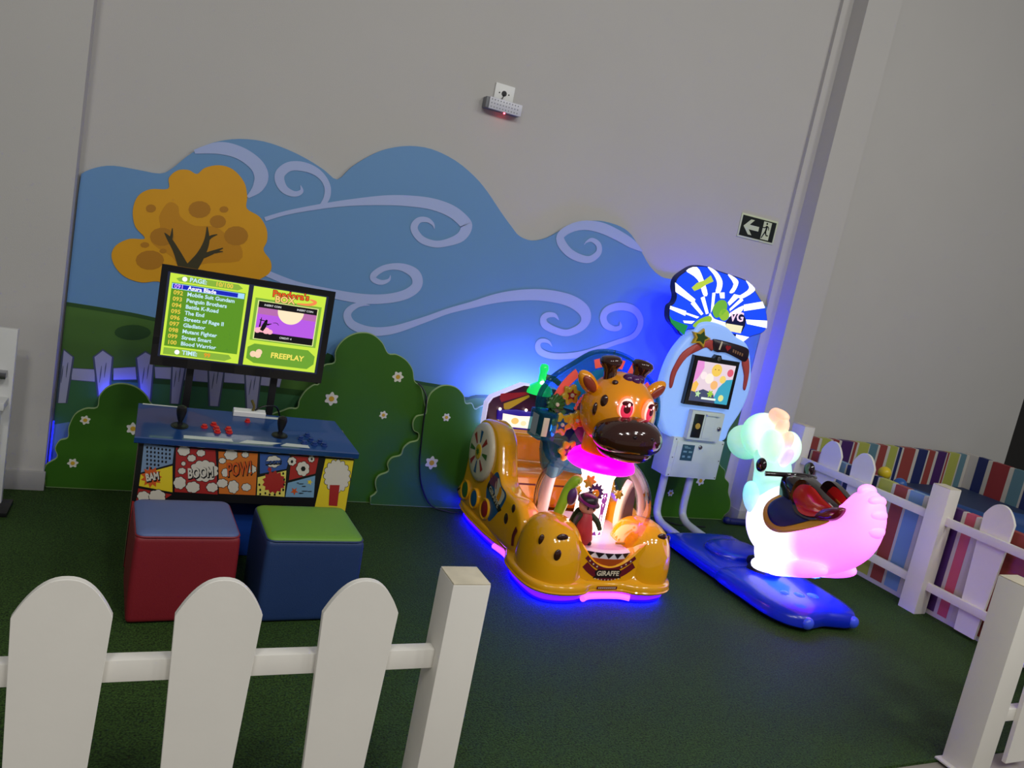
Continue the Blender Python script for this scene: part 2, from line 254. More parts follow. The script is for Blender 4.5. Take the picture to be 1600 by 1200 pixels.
CLOUDS = [[(0.229,0.535),(0.231,0.532),(0.232,0.528),(0.230,0.524),(0.227,0.521),(0.223,0.519),(0.221,0.516),(0.218,0.513),(0.213,0.512),(0.209,0.512),(0.205,0.514),(0.201,0.513),(0.196,0.514),(0.193,0.516),(0.190,0.520),(0.189,0.524),(0.186,0.526),(0.183,0.530),(0.183,0.534),(0.184,0.537),(0.187,0.540),(0.187,0.544),(0.189,0.548),(0.192,0.551),(0.196,0.552),(0.201,0.552),(0.204,0.554),(0.208,0.556),(0.213,0.555),(0.216,0.553),(0.219,0.550),(0.224,0.549),(0.227,0.547),(0.230,0.543),(0.230,0.539)],[(0.291,0.530),(0.293,0.528),(0.293,0.525),(0.292,0.522),(0.290,0.520),(0.287,0.519),(0.285,0.517),(0.283,0.515),(0.280,0.514),(0.277,0.514),(0.274,0.516),(0.271,0.515),(0.268,0.515),(0.266,0.517),(0.264,0.519),(0.263,0.522),(0.261,0.524),(0.259,0.526),(0.259,0.529),(0.260,0.532),(0.262,0.534),(0.262,0.537),(0.263,0.539),(0.265,0.541),(0.268,0.542),(0.271,0.542),(0.274,0.543),(0.277,0.544),(0.280,0.544),(0.282,0.542),(0.284,0.540),(0.287,0.540),(0.290,0.538),(0.292,0.536),(0.292,0.533)],[(0.257,0.505),(0.259,0.502),(0.259,0.499),(0.258,0.497),(0.256,0.495),(0.253,0.494),(0.252,0.491),(0.249,0.489),(0.246,0.488),(0.243,0.489),(0.241,0.490),(0.238,0.489),(0.234,0.490),(0.232,0.491),(0.230,0.494),(0.230,0.497),(0.227,0.498),(0.226,0.501),(0.225,0.504),(0.226,0.506),(0.228,0.508),(0.228,0.511),(0.229,0.514),(0.231,0.516),(0.234,0.516),(0.237,0.516),(0.240,0.518),(0.243,0.519),(0.246,0.518),(0.248,0.517),(0.250,0.515),(0.253,0.514),(0.256,0.512),(0.258,0.510),(0.258,0.507)],[(0.220,0.477),(0.221,0.476),(0.221,0.474),(0.221,0.472),(0.220,0.471),(0.218,0.471),(0.218,0.469),(0.217,0.468),(0.215,0.467),(0.214,0.468),(0.212,0.469),(0.211,0.468),(0.209,0.469),(0.208,0.469),(0.207,0.471),(0.207,0.473),(0.205,0.474),(0.205,0.475),(0.204,0.477),(0.205,0.479),(0.206,0.480),(0.206,0.482),(0.206,0.483),(0.207,0.484),(0.209,0.485),(0.210,0.485),(0.212,0.486),(0.213,0.486),(0.214,0.486),(0.216,0.485),(0.217,0.484),(0.218,0.483),(0.220,0.482),(0.221,0.481),(0.221,0.479)],[(0.224,0.445),(0.226,0.442),(0.226,0.440),(0.225,0.438),(0.223,0.436),(0.220,0.435),(0.219,0.432),(0.217,0.431),(0.215,0.430),(0.212,0.430),(0.209,0.432),(0.207,0.431),(0.204,0.431),(0.201,0.433),(0.200,0.435),(0.199,0.438),(0.197,0.439),(0.196,0.442),(0.195,0.444),(0.196,0.446),(0.198,0.448),(0.198,0.451),(0.199,0.453),(0.201,0.455),(0.204,0.456),(0.206,0.455),(0.209,0.457),(0.211,0.458),(0.214,0.457),(0.216,0.456),(0.218,0.454),(0.221,0.453),(0.223,0.452),(0.225,0.450),(0.225,0.447)],[(0.230,0.391),(0.232,0.387),(0.233,0.381),(0.232,0.377),(0.228,0.373),(0.224,0.371),(0.223,0.367),(0.219,0.363),(0.215,0.362),(0.211,0.363),(0.207,0.366),(0.202,0.365),(0.198,0.365),(0.194,0.368),(0.191,0.373),(0.190,0.378),(0.187,0.381),(0.184,0.386),(0.184,0.391),(0.185,0.396),(0.188,0.399),(0.188,0.404),(0.189,0.409),(0.192,0.412),(0.196,0.414),(0.201,0.413),(0.204,0.416),(0.208,0.418),(0.213,0.417),(0.217,0.414),(0.220,0.410),(0.224,0.409),(0.228,0.406),(0.231,0.401),(0.231,0.396)],[(0.288,0.375),(0.290,0.371),(0.291,0.366),(0.289,0.362),(0.285,0.359),(0.281,0.357),(0.279,0.353),(0.275,0.350),(0.270,0.349),(0.265,0.349),(0.260,0.352),(0.255,0.351),(0.250,0.351),(0.246,0.354),(0.243,0.358),(0.242,0.363),(0.238,0.366),(0.235,0.370),(0.235,0.374),(0.236,0.379),(0.240,0.382),(0.240,0.387),(0.241,0.391),(0.245,0.394),(0.250,0.395),(0.255,0.395),(0.259,0.398),(0.264,0.399),(0.269,0.399),(0.273,0.396),(0.276,0.392),(0.281,0.391),(0.286,0.388),(0.288,0.384),(0.289,0.380)],[(0.362,0.379),(0.364,0.375),(0.365,0.371),(0.363,0.368),(0.360,0.365),(0.356,0.364),(0.354,0.360),(0.351,0.357),(0.347,0.356),(0.343,0.357),(0.339,0.359),(0.335,0.358),(0.330,0.359),(0.326,0.361),(0.324,0.364),(0.323,0.368),(0.320,0.371),(0.317,0.374),(0.317,0.378),(0.318,0.382),(0.321,0.385),(0.321,0.388),(0.323,0.392),(0.326,0.395),(0.330,0.396),(0.334,0.395),(0.337,0.398),(0.342,0.399),(0.346,0.398),(0.350,0.396),(0.352,0.393),(0.356,0.392),(0.360,0.390),(0.363,0.386),(0.363,0.383)],[(0.095,0.324),(0.097,0.320),(0.098,0.316),(0.096,0.312),(0.093,0.309),(0.089,0.308),(0.087,0.304),(0.084,0.302),(0.080,0.300),(0.075,0.301),(0.072,0.303),(0.067,0.302),(0.063,0.303),(0.059,0.305),(0.057,0.309),(0.056,0.313),(0.053,0.316),(0.051,0.319),(0.050,0.323),(0.052,0.327),(0.054,0.330),(0.054,0.334),(0.056,0.338),(0.059,0.340),(0.063,0.341),(0.068,0.341),(0.071,0.344),(0.075,0.345),(0.079,0.344),(0.083,0.342),(0.086,0.338),(0.090,0.337),(0.094,0.335),(0.096,0.332),(0.096,0.328)],[(0.156,0.325),(0.159,0.320),(0.160,0.315),(0.158,0.309),(0.153,0.306),(0.147,0.304),(0.145,0.299),(0.141,0.295),(0.135,0.293),(0.129,0.294),(0.123,0.297),(0.117,0.296),(0.111,0.297),(0.106,0.300),(0.103,0.305),(0.102,0.311),(0.097,0.314),(0.094,0.319),(0.093,0.325),(0.096,0.330),(0.100,0.334),(0.099,0.340),(0.101,0.345),(0.106,0.348),(0.111,0.350),(0.117,0.349),(0.122,0.353),(0.128,0.355),(0.134,0.354),(0.139,0.350),(0.143,0.346),(0.149,0.344),(0.154,0.341),(0.157,0.336),(0.158,0.331)],[(0.350,0.453),(0.355,0.448),(0.357,0.442),(0.356,0.437),(0.351,0.432),(0.344,0.429),(0.345,0.423),(0.344,0.417),(0.339,0.413),(0.332,0.411),(0.325,0.412),(0.321,0.406),(0.316,0.402),(0.310,0.401),(0.303,0.403),(0.296,0.407),(0.290,0.404),(0.283,0.403),(0.277,0.404),(0.272,0.409),(0.269,0.415),(0.262,0.415),(0.255,0.418),(0.251,0.422),(0.250,0.428),(0.252,0.434),(0.245,0.438),(0.241,0.443),(0.240,0.449),(0.243,0.454),(0.249,0.458),(0.245,0.464),(0.245,0.470),(0.248,0.475),(0.254,0.478),(0.261,0.479),(0.263,0.486),(0.266,0.491),(0.272,0.494),(0.279,0.494),(0.286,0.491),(0.291,0.496),(0.297,0.499),(0.304,0.498),(0.310,0.495),(0.315,0.490),(0.322,0.492),(0.329,0.491),(0.335,0.488),(0.338,0.482),(0.339,0.476),(0.346,0.474),(0.352,0.470),(0.354,0.465),(0.353,0.459)],[(0.423,0.532),(0.425,0.529),(0.426,0.524),(0.424,0.520),(0.420,0.517),(0.416,0.515),(0.414,0.511),(0.410,0.508),(0.406,0.507),(0.401,0.508),(0.396,0.510),(0.391,0.509),(0.386,0.509),(0.382,0.512),(0.379,0.516),(0.378,0.520),(0.374,0.523),(0.372,0.526),(0.371,0.531),(0.373,0.535),(0.376,0.538),(0.376,0.542),(0.377,0.547),(0.381,0.550),(0.386,0.551),(0.391,0.551),(0.395,0.553),(0.399,0.555),(0.404,0.554),(0.408,0.552),(0.411,0.548),(0.416,0.547),(0.421,0.545),(0.423,0.541),(0.424,0.537)],[(0.471,0.536),(0.472,0.534),(0.472,0.532),(0.472,0.530),(0.470,0.528),(0.467,0.527),(0.466,0.525),(0.464,0.523),(0.462,0.523),(0.459,0.523),(0.457,0.524),(0.454,0.524),(0.451,0.524),(0.449,0.525),(0.448,0.527),(0.447,0.529),(0.445,0.531),(0.444,0.533),(0.443,0.535),(0.444,0.537),(0.446,0.539),(0.446,0.541),(0.447,0.544),(0.448,0.545),(0.451,0.546),(0.454,0.546),(0.456,0.547),(0.458,0.548),(0.461,0.548),(0.463,0.546),(0.465,0.545),(0.467,0.544),(0.470,0.543),(0.471,0.541),(0.471,0.538)],[(0.380,0.502),(0.381,0.500),(0.381,0.498),(0.381,0.495),(0.379,0.494),(0.376,0.493),(0.375,0.491),(0.373,0.489),(0.371,0.489),(0.368,0.489),(0.366,0.490),(0.363,0.489),(0.361,0.490),(0.358,0.491),(0.357,0.493),(0.357,0.495),(0.354,0.497),(0.353,0.499),(0.353,0.501),(0.354,0.503),(0.355,0.505),(0.355,0.507),(0.356,0.510),(0.358,0.511),(0.360,0.512),(0.363,0.512),(0.365,0.513),(0.368,0.514),(0.370,0.514),(0.372,0.512),(0.374,0.510),(0.377,0.510),(0.379,0.509),(0.380,0.507),(0.381,0.504)],[(0.399,0.449),(0.400,0.445),(0.401,0.442),(0.400,0.439),(0.398,0.436),(0.396,0.435),(0.395,0.432),(0.393,0.430),(0.391,0.429),(0.388,0.429),(0.386,0.431),(0.383,0.430),(0.380,0.431),(0.378,0.433),(0.376,0.436),(0.376,0.440),(0.373,0.442),(0.372,0.445),(0.371,0.449),(0.372,0.452),(0.374,0.454),(0.374,0.458),(0.374,0.461),(0.376,0.463),(0.379,0.464),(0.381,0.464),(0.383,0.466),(0.386,0.467),(0.388,0.466),(0.391,0.464),(0.392,0.461),(0.395,0.461),(0.397,0.459),(0.399,0.456),(0.399,0.452)],[(0.400,0.400),(0.402,0.397),(0.403,0.393),(0.401,0.390),(0.399,0.387),(0.395,0.386),(0.393,0.383),(0.390,0.380),(0.386,0.379),(0.382,0.380),(0.378,0.381),(0.374,0.381),(0.370,0.381),(0.367,0.383),(0.365,0.387),(0.364,0.390),(0.360,0.392),(0.358,0.396),(0.358,0.399),(0.359,0.403),(0.362,0.405),(0.362,0.409),(0.363,0.412),(0.366,0.415),(0.370,0.416),(0.374,0.415),(0.377,0.418),(0.381,0.419),(0.385,0.418),(0.389,0.416),(0.391,0.413),(0.395,0.412),(0.399,0.410),(0.401,0.407),(0.401,0.403)],[(0.448,0.386),(0.450,0.381),(0.451,0.376),(0.450,0.370),(0.447,0.367),(0.443,0.365),(0.442,0.360),(0.439,0.356),(0.435,0.355),(0.431,0.356),(0.427,0.359),(0.423,0.358),(0.419,0.359),(0.415,0.362),(0.413,0.367),(0.412,0.372),(0.408,0.376),(0.406,0.381),(0.405,0.386),(0.406,0.391),(0.408,0.395),(0.408,0.401),(0.409,0.406),(0.412,0.410),(0.416,0.411),(0.420,0.410),(0.423,0.414),(0.427,0.415),(0.431,0.414),(0.435,0.411),(0.438,0.406),(0.442,0.405),(0.446,0.402),(0.448,0.397),(0.449,0.391)],[(0.500,0.388),(0.502,0.385),(0.502,0.382),(0.501,0.379),(0.498,0.376),(0.495,0.375),(0.493,0.372),(0.491,0.370),(0.488,0.369),(0.484,0.370),(0.481,0.371),(0.477,0.371),(0.474,0.371),(0.470,0.373),(0.469,0.376),(0.468,0.379),(0.465,0.381),(0.463,0.384),(0.463,0.387),(0.464,0.390),(0.466,0.392),(0.466,0.395),(0.467,0.398),(0.470,0.401),(0.473,0.401),(0.477,0.401),(0.479,0.403),(0.483,0.404),(0.486,0.404),(0.489,0.402),(0.492,0.399),(0.495,0.398),(0.498,0.397),(0.500,0.394),(0.501,0.391)],[(0.511,0.472),(0.513,0.469),(0.514,0.466),(0.513,0.462),(0.510,0.460),(0.506,0.459),(0.505,0.456),(0.502,0.453),(0.498,0.452),(0.494,0.453),(0.491,0.455),(0.487,0.454),(0.483,0.454),(0.480,0.456),(0.478,0.459),(0.477,0.463),(0.474,0.465),(0.472,0.468),(0.471,0.471),(0.472,0.474),(0.475,0.477),(0.475,0.480),(0.476,0.483),(0.479,0.486),(0.482,0.487),(0.486,0.486),(0.489,0.488),(0.493,0.489),(0.497,0.489),(0.500,0.487),(0.503,0.484),(0.507,0.483),(0.510,0.482),(0.512,0.479),(0.512,0.475)],[(0.610,0.515),(0.613,0.510),(0.614,0.505),(0.612,0.501),(0.608,0.497),(0.602,0.495),(0.600,0.491),(0.596,0.487),(0.591,0.486),(0.585,0.486),(0.579,0.489),(0.574,0.488),(0.568,0.488),(0.563,0.491),(0.560,0.496),(0.559,0.501),(0.554,0.504),(0.551,0.508),(0.550,0.513),(0.552,0.518),(0.556,0.521),(0.555,0.526),(0.557,0.531),(0.561,0.535),(0.567,0.536),(0.573,0.536),(0.577,0.539),(0.583,0.540),(0.588,0.540),(0.593,0.537),(0.597,0.533),(0.603,0.532),(0.608,0.529),(0.611,0.525),(0.612,0.520)],[(0.741,0.490),(0.744,0.484),(0.745,0.478),(0.744,0.472),(0.740,0.468),(0.735,0.466),(0.733,0.460),(0.730,0.456),(0.725,0.454),(0.719,0.455),(0.714,0.459),(0.709,0.457),(0.704,0.458),(0.699,0.462),(0.696,0.468),(0.694,0.474),(0.690,0.478),(0.686,0.483),(0.685,0.489),(0.687,0.495),(0.690,0.500),(0.690,0.506),(0.691,0.512),(0.695,0.516),(0.700,0.518),(0.705,0.517),(0.709,0.521),(0.714,0.523),(0.720,0.522),(0.724,0.518),(0.728,0.513),(0.734,0.512),(0.738,0.508),(0.742,0.502),(0.742,0.496)],[(0.678,0.521),(0.680,0.518),(0.681,0.514),(0.680,0.511),(0.677,0.509),(0.674,0.507),(0.673,0.504),(0.671,0.501),(0.667,0.500),(0.664,0.501),(0.661,0.503),(0.658,0.502),(0.654,0.503),(0.651,0.505),(0.649,0.508),(0.648,0.512),(0.645,0.514),(0.643,0.517),(0.643,0.521),(0.644,0.524),(0.646,0.527),(0.646,0.530),(0.647,0.534),(0.649,0.536),(0.652,0.537),(0.656,0.537),(0.658,0.539),(0.662,0.540),(0.665,0.540),(0.668,0.538),(0.670,0.535),(0.674,0.534),(0.677,0.532),(0.679,0.529),(0.679,0.525)],[(0.759,0.538),(0.760,0.535),(0.760,0.533),(0.760,0.530),(0.758,0.528),(0.756,0.527),(0.755,0.525),(0.753,0.523),(0.751,0.522),(0.748,0.523),(0.746,0.524),(0.743,0.524),(0.741,0.524),(0.738,0.525),(0.737,0.528),(0.736,0.531),(0.734,0.532),(0.733,0.535),(0.732,0.537),(0.733,0.540),(0.735,0.542),(0.734,0.544),(0.735,0.547),(0.737,0.549),(0.739,0.549),(0.742,0.549),(0.744,0.551),(0.746,0.552),(0.749,0.551),(0.751,0.550),(0.752,0.548),(0.755,0.547),(0.757,0.545),(0.759,0.543),(0.759,0.540)]]
BURSTS = [('burstorange',[(0.137,0.412),(0.123,0.402),(0.134,0.386),(0.116,0.387),(0.118,0.367),(0.103,0.378),(0.095,0.361),(0.087,0.380),(0.072,0.371),(0.074,0.391),(0.057,0.394),(0.068,0.408),(0.054,0.420),(0.070,0.425),(0.064,0.444),(0.081,0.437),(0.084,0.457),(0.096,0.441),(0.108,0.454),(0.111,0.435),(0.128,0.438),(0.121,0.420)]),('red',[(0.649,0.421),(0.639,0.409),(0.647,0.394),(0.632,0.390),(0.634,0.373),(0.618,0.377),(0.612,0.362),(0.599,0.373),(0.587,0.364),(0.580,0.380),(0.564,0.378),(0.564,0.395),(0.549,0.401),(0.557,0.415),(0.546,0.428),(0.559,0.436),(0.554,0.452),(0.569,0.452),(0.572,0.469),(0.586,0.461),(0.596,0.473),(0.606,0.460),(0.620,0.465),(0.624,0.449),(0.640,0.446),(0.635,0.430)]),('burstorange',[(0.712,0.375),(0.699,0.374),(0.697,0.360),(0.690,0.373),(0.677,0.373),(0.686,0.382),(0.680,0.395),(0.692,0.388),(0.702,0.397),(0.700,0.383)]),('yellow',[(0.769,0.428),(0.761,0.424),(0.762,0.413),(0.755,0.421),(0.746,0.418),(0.750,0.427),(0.743,0.435),(0.753,0.433),(0.758,0.441),(0.760,0.431)]),('red',[(0.582,0.477),(0.577,0.473),(0.578,0.465),(0.572,0.469),(0.566,0.465),(0.565,0.472),(0.559,0.475),(0.564,0.479),(0.563,0.487),(0.570,0.483),(0.575,0.487),(0.576,0.480)])]
INKDOTS = [[(0.069,0.538),(0.068,0.532),(0.064,0.532),(0.061,0.537),(0.063,0.542),(0.067,0.543)],[(0.071,0.520),(0.070,0.515),(0.066,0.514),(0.064,0.519),(0.065,0.524),(0.069,0.525)],[(0.073,0.502),(0.072,0.497),(0.068,0.496),(0.066,0.501),(0.067,0.507),(0.071,0.507)],[(0.075,0.484),(0.074,0.479),(0.070,0.479),(0.067,0.484),(0.069,0.489),(0.073,0.489)],[(0.077,0.466),(0.076,0.461),(0.072,0.461),(0.069,0.466),(0.071,0.471),(0.075,0.471)],[(0.079,0.449),(0.078,0.443),(0.074,0.443),(0.071,0.448),(0.073,0.453),(0.077,0.454)],[(0.084,0.537),(0.082,0.532),(0.078,0.531),(0.076,0.536),(0.077,0.541),(0.081,0.542)],[(0.086,0.519),(0.084,0.514),(0.080,0.513),(0.078,0.518),(0.079,0.524),(0.083,0.524)],[(0.088,0.501),(0.086,0.496),(0.082,0.496),(0.080,0.501),(0.081,0.506),(0.085,0.506)],[(0.090,0.483),(0.088,0.478),(0.084,0.478),(0.082,0.483),(0.083,0.488),(0.087,0.488)],[(0.092,0.466),(0.090,0.460),(0.086,0.460),(0.084,0.465),(0.085,0.470),(0.089,0.470)],[(0.094,0.448),(0.092,0.442),(0.088,0.442),(0.086,0.447),(0.087,0.452),(0.091,0.453)],[(0.098,0.536),(0.097,0.531),(0.093,0.530),(0.090,0.535),(0.092,0.541),(0.096,0.541)],[(0.100,0.518),(0.099,0.513),(0.095,0.513),(0.092,0.518),(0.094,0.523),(0.098,0.523)],[(0.102,0.500),(0.101,0.495),(0.097,0.495),(0.094,0.500),(0.096,0.505),(0.100,0.505)],[(0.104,0.482),(0.103,0.477),(0.099,0.477),(0.096,0.482),(0.098,0.487),(0.102,0.487)],[(0.106,0.465),(0.105,0.459),(0.101,0.459),(0.098,0.464),(0.100,0.469),(0.104,0.470)],[(0.113,0.535),(0.111,0.530),(0.107,0.530),(0.105,0.535),(0.106,0.540),(0.110,0.540)],[(0.115,0.517),(0.113,0.512),(0.110,0.512),(0.107,0.517),(0.108,0.522),(0.112,0.522)],[(0.117,0.499),(0.115,0.494),(0.112,0.494),(0.109,0.499),(0.110,0.504),(0.114,0.504)],[(0.119,0.482),(0.117,0.476),(0.114,0.476),(0.111,0.481),(0.112,0.486),(0.116,0.487)],[(0.121,0.464),(0.119,0.458),(0.116,0.458),(0.113,0.463),(0.114,0.468),(0.118,0.469)],[(0.127,0.534),(0.126,0.529),(0.122,0.529),(0.119,0.534),(0.121,0.539),(0.125,0.539)],[(0.129,0.517),(0.128,0.511),(0.124,0.511),(0.121,0.516),(0.123,0.521),(0.127,0.522)],[(0.131,0.499),(0.130,0.493),(0.126,0.493),(0.124,0.498),(0.125,0.503),(0.129,0.504)],[(0.134,0.481),(0.132,0.475),(0.128,0.475),(0.126,0.480),(0.127,0.485),(0.131,0.486)],[(0.142,0.534),(0.141,0.528),(0.137,0.528),(0.134,0.533),(0.135,0.538),(0.139,0.539)],[(0.144,0.516),(0.143,0.510),(0.139,0.510),(0.136,0.515),(0.138,0.520),(0.141,0.521)],[(0.146,0.498),(0.145,0.492),(0.141,0.492),(0.138,0.497),(0.140,0.502),(0.144,0.503)],[(0.148,0.480),(0.147,0.474),(0.143,0.474),(0.140,0.479),(0.142,0.485),(0.146,0.485)],[(0.157,0.533),(0.155,0.528),(0.151,0.527),(0.149,0.532),(0.150,0.538),(0.154,0.538)],[(0.159,0.515),(0.157,0.510),(0.153,0.509),(0.151,0.514),(0.152,0.520),(0.156,0.520)],[(0.161,0.497),(0.160,0.492),(0.155,0.491),(0.153,0.496),(0.154,0.502),(0.158,0.502)]]
INKMARKS = [[(0.668,0.519),(0.666,0.512),(0.660,0.511),(0.656,0.518),(0.658,0.525),(0.664,0.526)],[(0.728,0.489),(0.724,0.478),(0.713,0.477),(0.706,0.488),(0.710,0.499),(0.721,0.500)],[(0.753,0.537),(0.751,0.532),(0.747,0.531),(0.743,0.537),(0.745,0.542),(0.749,0.543)],[(0.732,0.418),(0.726,0.415),(0.712,0.414),(0.705,0.416),(0.712,0.418),(0.725,0.419)],[(0.743,0.406),(0.738,0.403),(0.727,0.403),(0.721,0.405),(0.726,0.407),(0.737,0.408)],[(0.755,0.384),(0.747,0.381),(0.732,0.380),(0.724,0.382),(0.731,0.384),(0.747,0.385)],[(0.738,0.373),(0.732,0.370),(0.720,0.369),(0.713,0.371),(0.719,0.374),(0.731,0.374)],[(0.774,0.383),(0.769,0.381),(0.757,0.380),(0.751,0.382),(0.756,0.384),(0.768,0.385)],[(0.709,0.420),(0.706,0.418),(0.700,0.418),(0.697,0.419),(0.700,0.422),(0.706,0.422)],[(0.548,0.378),(0.547,0.373),(0.542,0.372),(0.539,0.378),(0.541,0.384),(0.545,0.384)],[(0.551,0.358),(0.549,0.353),(0.545,0.353),(0.542,0.358),(0.544,0.363),(0.548,0.363)],[(0.572,0.364),(0.571,0.358),(0.567,0.358),(0.564,0.363),(0.565,0.369),(0.569,0.369)],[(0.592,0.358),(0.590,0.353),(0.586,0.353),(0.583,0.358),(0.584,0.363),(0.589,0.363)],[(0.614,0.359),(0.613,0.354),(0.608,0.353),(0.605,0.359),(0.607,0.365),(0.611,0.365)],[(0.635,0.367),(0.634,0.361),(0.629,0.361),(0.626,0.366),(0.628,0.372),(0.632,0.372)],[(0.648,0.384),(0.647,0.378),(0.642,0.377),(0.639,0.384),(0.640,0.390),(0.645,0.390)],[(0.645,0.433),(0.643,0.426),(0.639,0.426),(0.636,0.432),(0.637,0.438),(0.642,0.439)],[(0.637,0.460),(0.635,0.455),(0.631,0.454),(0.628,0.460),(0.629,0.466),(0.634,0.466)],[(0.541,0.402),(0.540,0.396),(0.535,0.396),(0.532,0.402),(0.534,0.407),(0.538,0.407)],[(0.648,0.408),(0.647,0.403),(0.642,0.403),(0.639,0.408),(0.641,0.414),(0.645,0.414)]]
POPCORN = [(0.929,0.467),(0.935,0.461),(0.939,0.454),(0.939,0.447),(0.935,0.442),(0.929,0.438),(0.933,0.430),(0.935,0.422),(0.932,0.416),(0.927,0.414),(0.920,0.414),(0.921,0.405),(0.920,0.397),(0.916,0.394),(0.910,0.394),(0.903,0.398),(0.901,0.390),(0.897,0.384),(0.892,0.383),(0.887,0.387),(0.881,0.394),(0.877,0.388),(0.871,0.385),(0.866,0.387),(0.862,0.393),(0.859,0.401),(0.852,0.399),(0.846,0.399),(0.842,0.403),(0.839,0.411),(0.839,0.420),(0.832,0.421),(0.826,0.424),(0.823,0.430),(0.823,0.438),(0.826,0.446),(0.819,0.450),(0.815,0.456),(0.814,0.463),(0.816,0.469),(0.821,0.475),(0.816,0.482),(0.814,0.489),(0.815,0.496),(0.820,0.500),(0.826,0.502),(0.824,0.510),(0.824,0.518),(0.827,0.523),(0.832,0.524),(0.839,0.522),(0.840,0.531),(0.842,0.537),(0.847,0.540),(0.853,0.538),(0.859,0.532),(0.862,0.540),(0.867,0.544),(0.872,0.544),(0.877,0.539),(0.881,0.531),(0.887,0.536),(0.893,0.537),(0.898,0.534),(0.901,0.527),(0.903,0.518),(0.910,0.519),(0.916,0.517),(0.920,0.512),(0.921,0.504),(0.920,0.495),(0.927,0.493),(0.932,0.488),(0.935,0.481),(0.933,0.474)]
POPBOX = [(0.849,0.419),(0.895,0.421),(0.900,0.318),(0.860,0.319)]
TEXTPOS = {'BAM':(0.099,0.410),'BOOM':(0.298,0.440),'POW':(0.443,0.467),'BOOM2':(0.581,0.510)}
TOPPER = [(2.974,1.434),(2.965,1.494),(2.990,1.525),(2.995,1.567),(2.970,1.618),(2.971,1.679),(3.026,1.736),(3.090,1.777),(3.180,1.790),(3.261,1.780),(3.369,1.771),(3.479,1.762),(3.548,1.746),(3.602,1.708),(3.670,1.655),(3.728,1.606),(3.770,1.532),(3.780,1.475),(3.750,1.434),(3.651,1.391),(3.608,1.352),(3.534,1.352),(3.400,1.405),(3.271,1.394),(3.140,1.368),(3.110,1.325),(3.056,1.363),(3.001,1.397)]
TOPPER_C = (3.345,1.440)
RAYS = [[(2.963,1.650),(3.146,1.571),(3.141,1.542),(2.983,1.593)],[(2.967,1.501),(3.097,1.487),(3.098,1.456),(2.969,1.481)],[(3.026,1.736),(3.100,1.772),(3.171,1.706),(3.231,1.619),(3.200,1.607),(3.144,1.681),(3.092,1.713)],[(3.181,1.787),(3.244,1.777),(3.298,1.745),(3.328,1.705),(3.327,1.649),(3.290,1.639),(3.286,1.698),(3.245,1.746)],[(3.352,1.768),(3.408,1.760),(3.453,1.733),(3.437,1.667),(3.400,1.657),(3.417,1.716)],[(3.509,1.756),(3.593,1.721),(3.593,1.692),(3.518,1.637),(3.481,1.642),(3.538,1.690),(3.547,1.720)],[(3.540,1.598),(3.688,1.643),(3.723,1.605),(3.553,1.557)],[(3.587,1.505),(3.768,1.524),(3.780,1.475),(3.605,1.478)],[(3.538,1.397),(3.650,1.394),(3.607,1.354),(3.539,1.349)],[(3.117,1.539),(3.145,1.557),(3.234,1.491),(3.220,1.478)],[(3.077,1.470),(3.091,1.479),(3.207,1.466),(3.193,1.453)],[(3.184,1.587),(3.210,1.602),(3.275,1.500),(3.256,1.490)],[(3.266,1.632),(3.290,1.639),(3.302,1.554),(3.291,1.503)],[(3.319,1.644),(3.361,1.651),(3.373,1.614),(3.339,1.609)],[(3.441,1.653),(3.496,1.652),(3.425,1.573),(3.406,1.591)],[(3.508,1.643),(3.527,1.625),(3.440,1.540),(3.432,1.553)],[(3.090,1.424),(3.181,1.434),(3.161,1.413),(3.102,1.411)],[(3.444,1.526),(3.533,1.590),(3.542,1.563),(3.489,1.497),(3.453,1.499)]]
TOPPER_GREEN = [(2.976,1.441),(3.007,1.418),(3.069,1.407),(3.135,1.399),(3.124,1.334),(3.056,1.363),(3.001,1.397)]
TOPPER_WORD = [(3.096,1.639),(3.128,1.675),(3.181,1.701),(3.221,1.739),(3.253,1.706),(3.205,1.677),(3.163,1.643),(3.123,1.621)]
TOPPER_LEAF = [[(3.172,1.404),(3.211,1.449),(3.280,1.484),(3.312,1.464),(3.280,1.424),(3.219,1.394)],[(3.300,1.518),(3.302,1.554),(3.334,1.594),(3.377,1.601),(3.406,1.577),(3.406,1.534),(3.373,1.494),(3.333,1.481)],[(3.441,1.515),(3.442,1.500),(3.437,1.487),(3.426,1.477),(3.412,1.471),(3.395,1.472),(3.379,1.478),(3.367,1.489),(3.359,1.503),(3.358,1.517),(3.363,1.531),(3.374,1.541),(3.389,1.546),(3.405,1.546),(3.421,1.540),(3.434,1.529)]]
TOPPER_PALE = [(3.283,1.502),(3.327,1.473),(3.409,1.464),(3.448,1.455),(3.443,1.412),(3.358,1.396),(3.254,1.392),(3.278,1.430)]
TOPPER_DARK = [(3.426,1.466),(3.463,1.522),(3.548,1.542),(3.587,1.505),(3.592,1.462),(3.578,1.417),(3.441,1.419)]
TOPPER_BAND = [(3.229,1.388),(3.377,1.395),(3.538,1.397),(3.534,1.352),(3.410,1.371),(3.297,1.366)]
TOPPER_PLAQUE = [(3.434,1.457),(3.574,1.459),(3.571,1.408),(3.434,1.411)]
VG = (3.509,1.493)
STAR_BADGE = [(3.237,1.400),(3.255,1.359),(3.306,1.344),(3.264,1.319),(3.264,1.277),(3.220,1.303),(3.169,1.292),(3.183,1.332),(3.153,1.368),(3.205,1.367)]
STAR_IN = [(3.234,1.382),(3.247,1.356),(3.279,1.345),(3.253,1.329),(3.252,1.301),(3.223,1.317),(3.190,1.311),(3.198,1.337),(3.179,1.361),(3.213,1.361)]
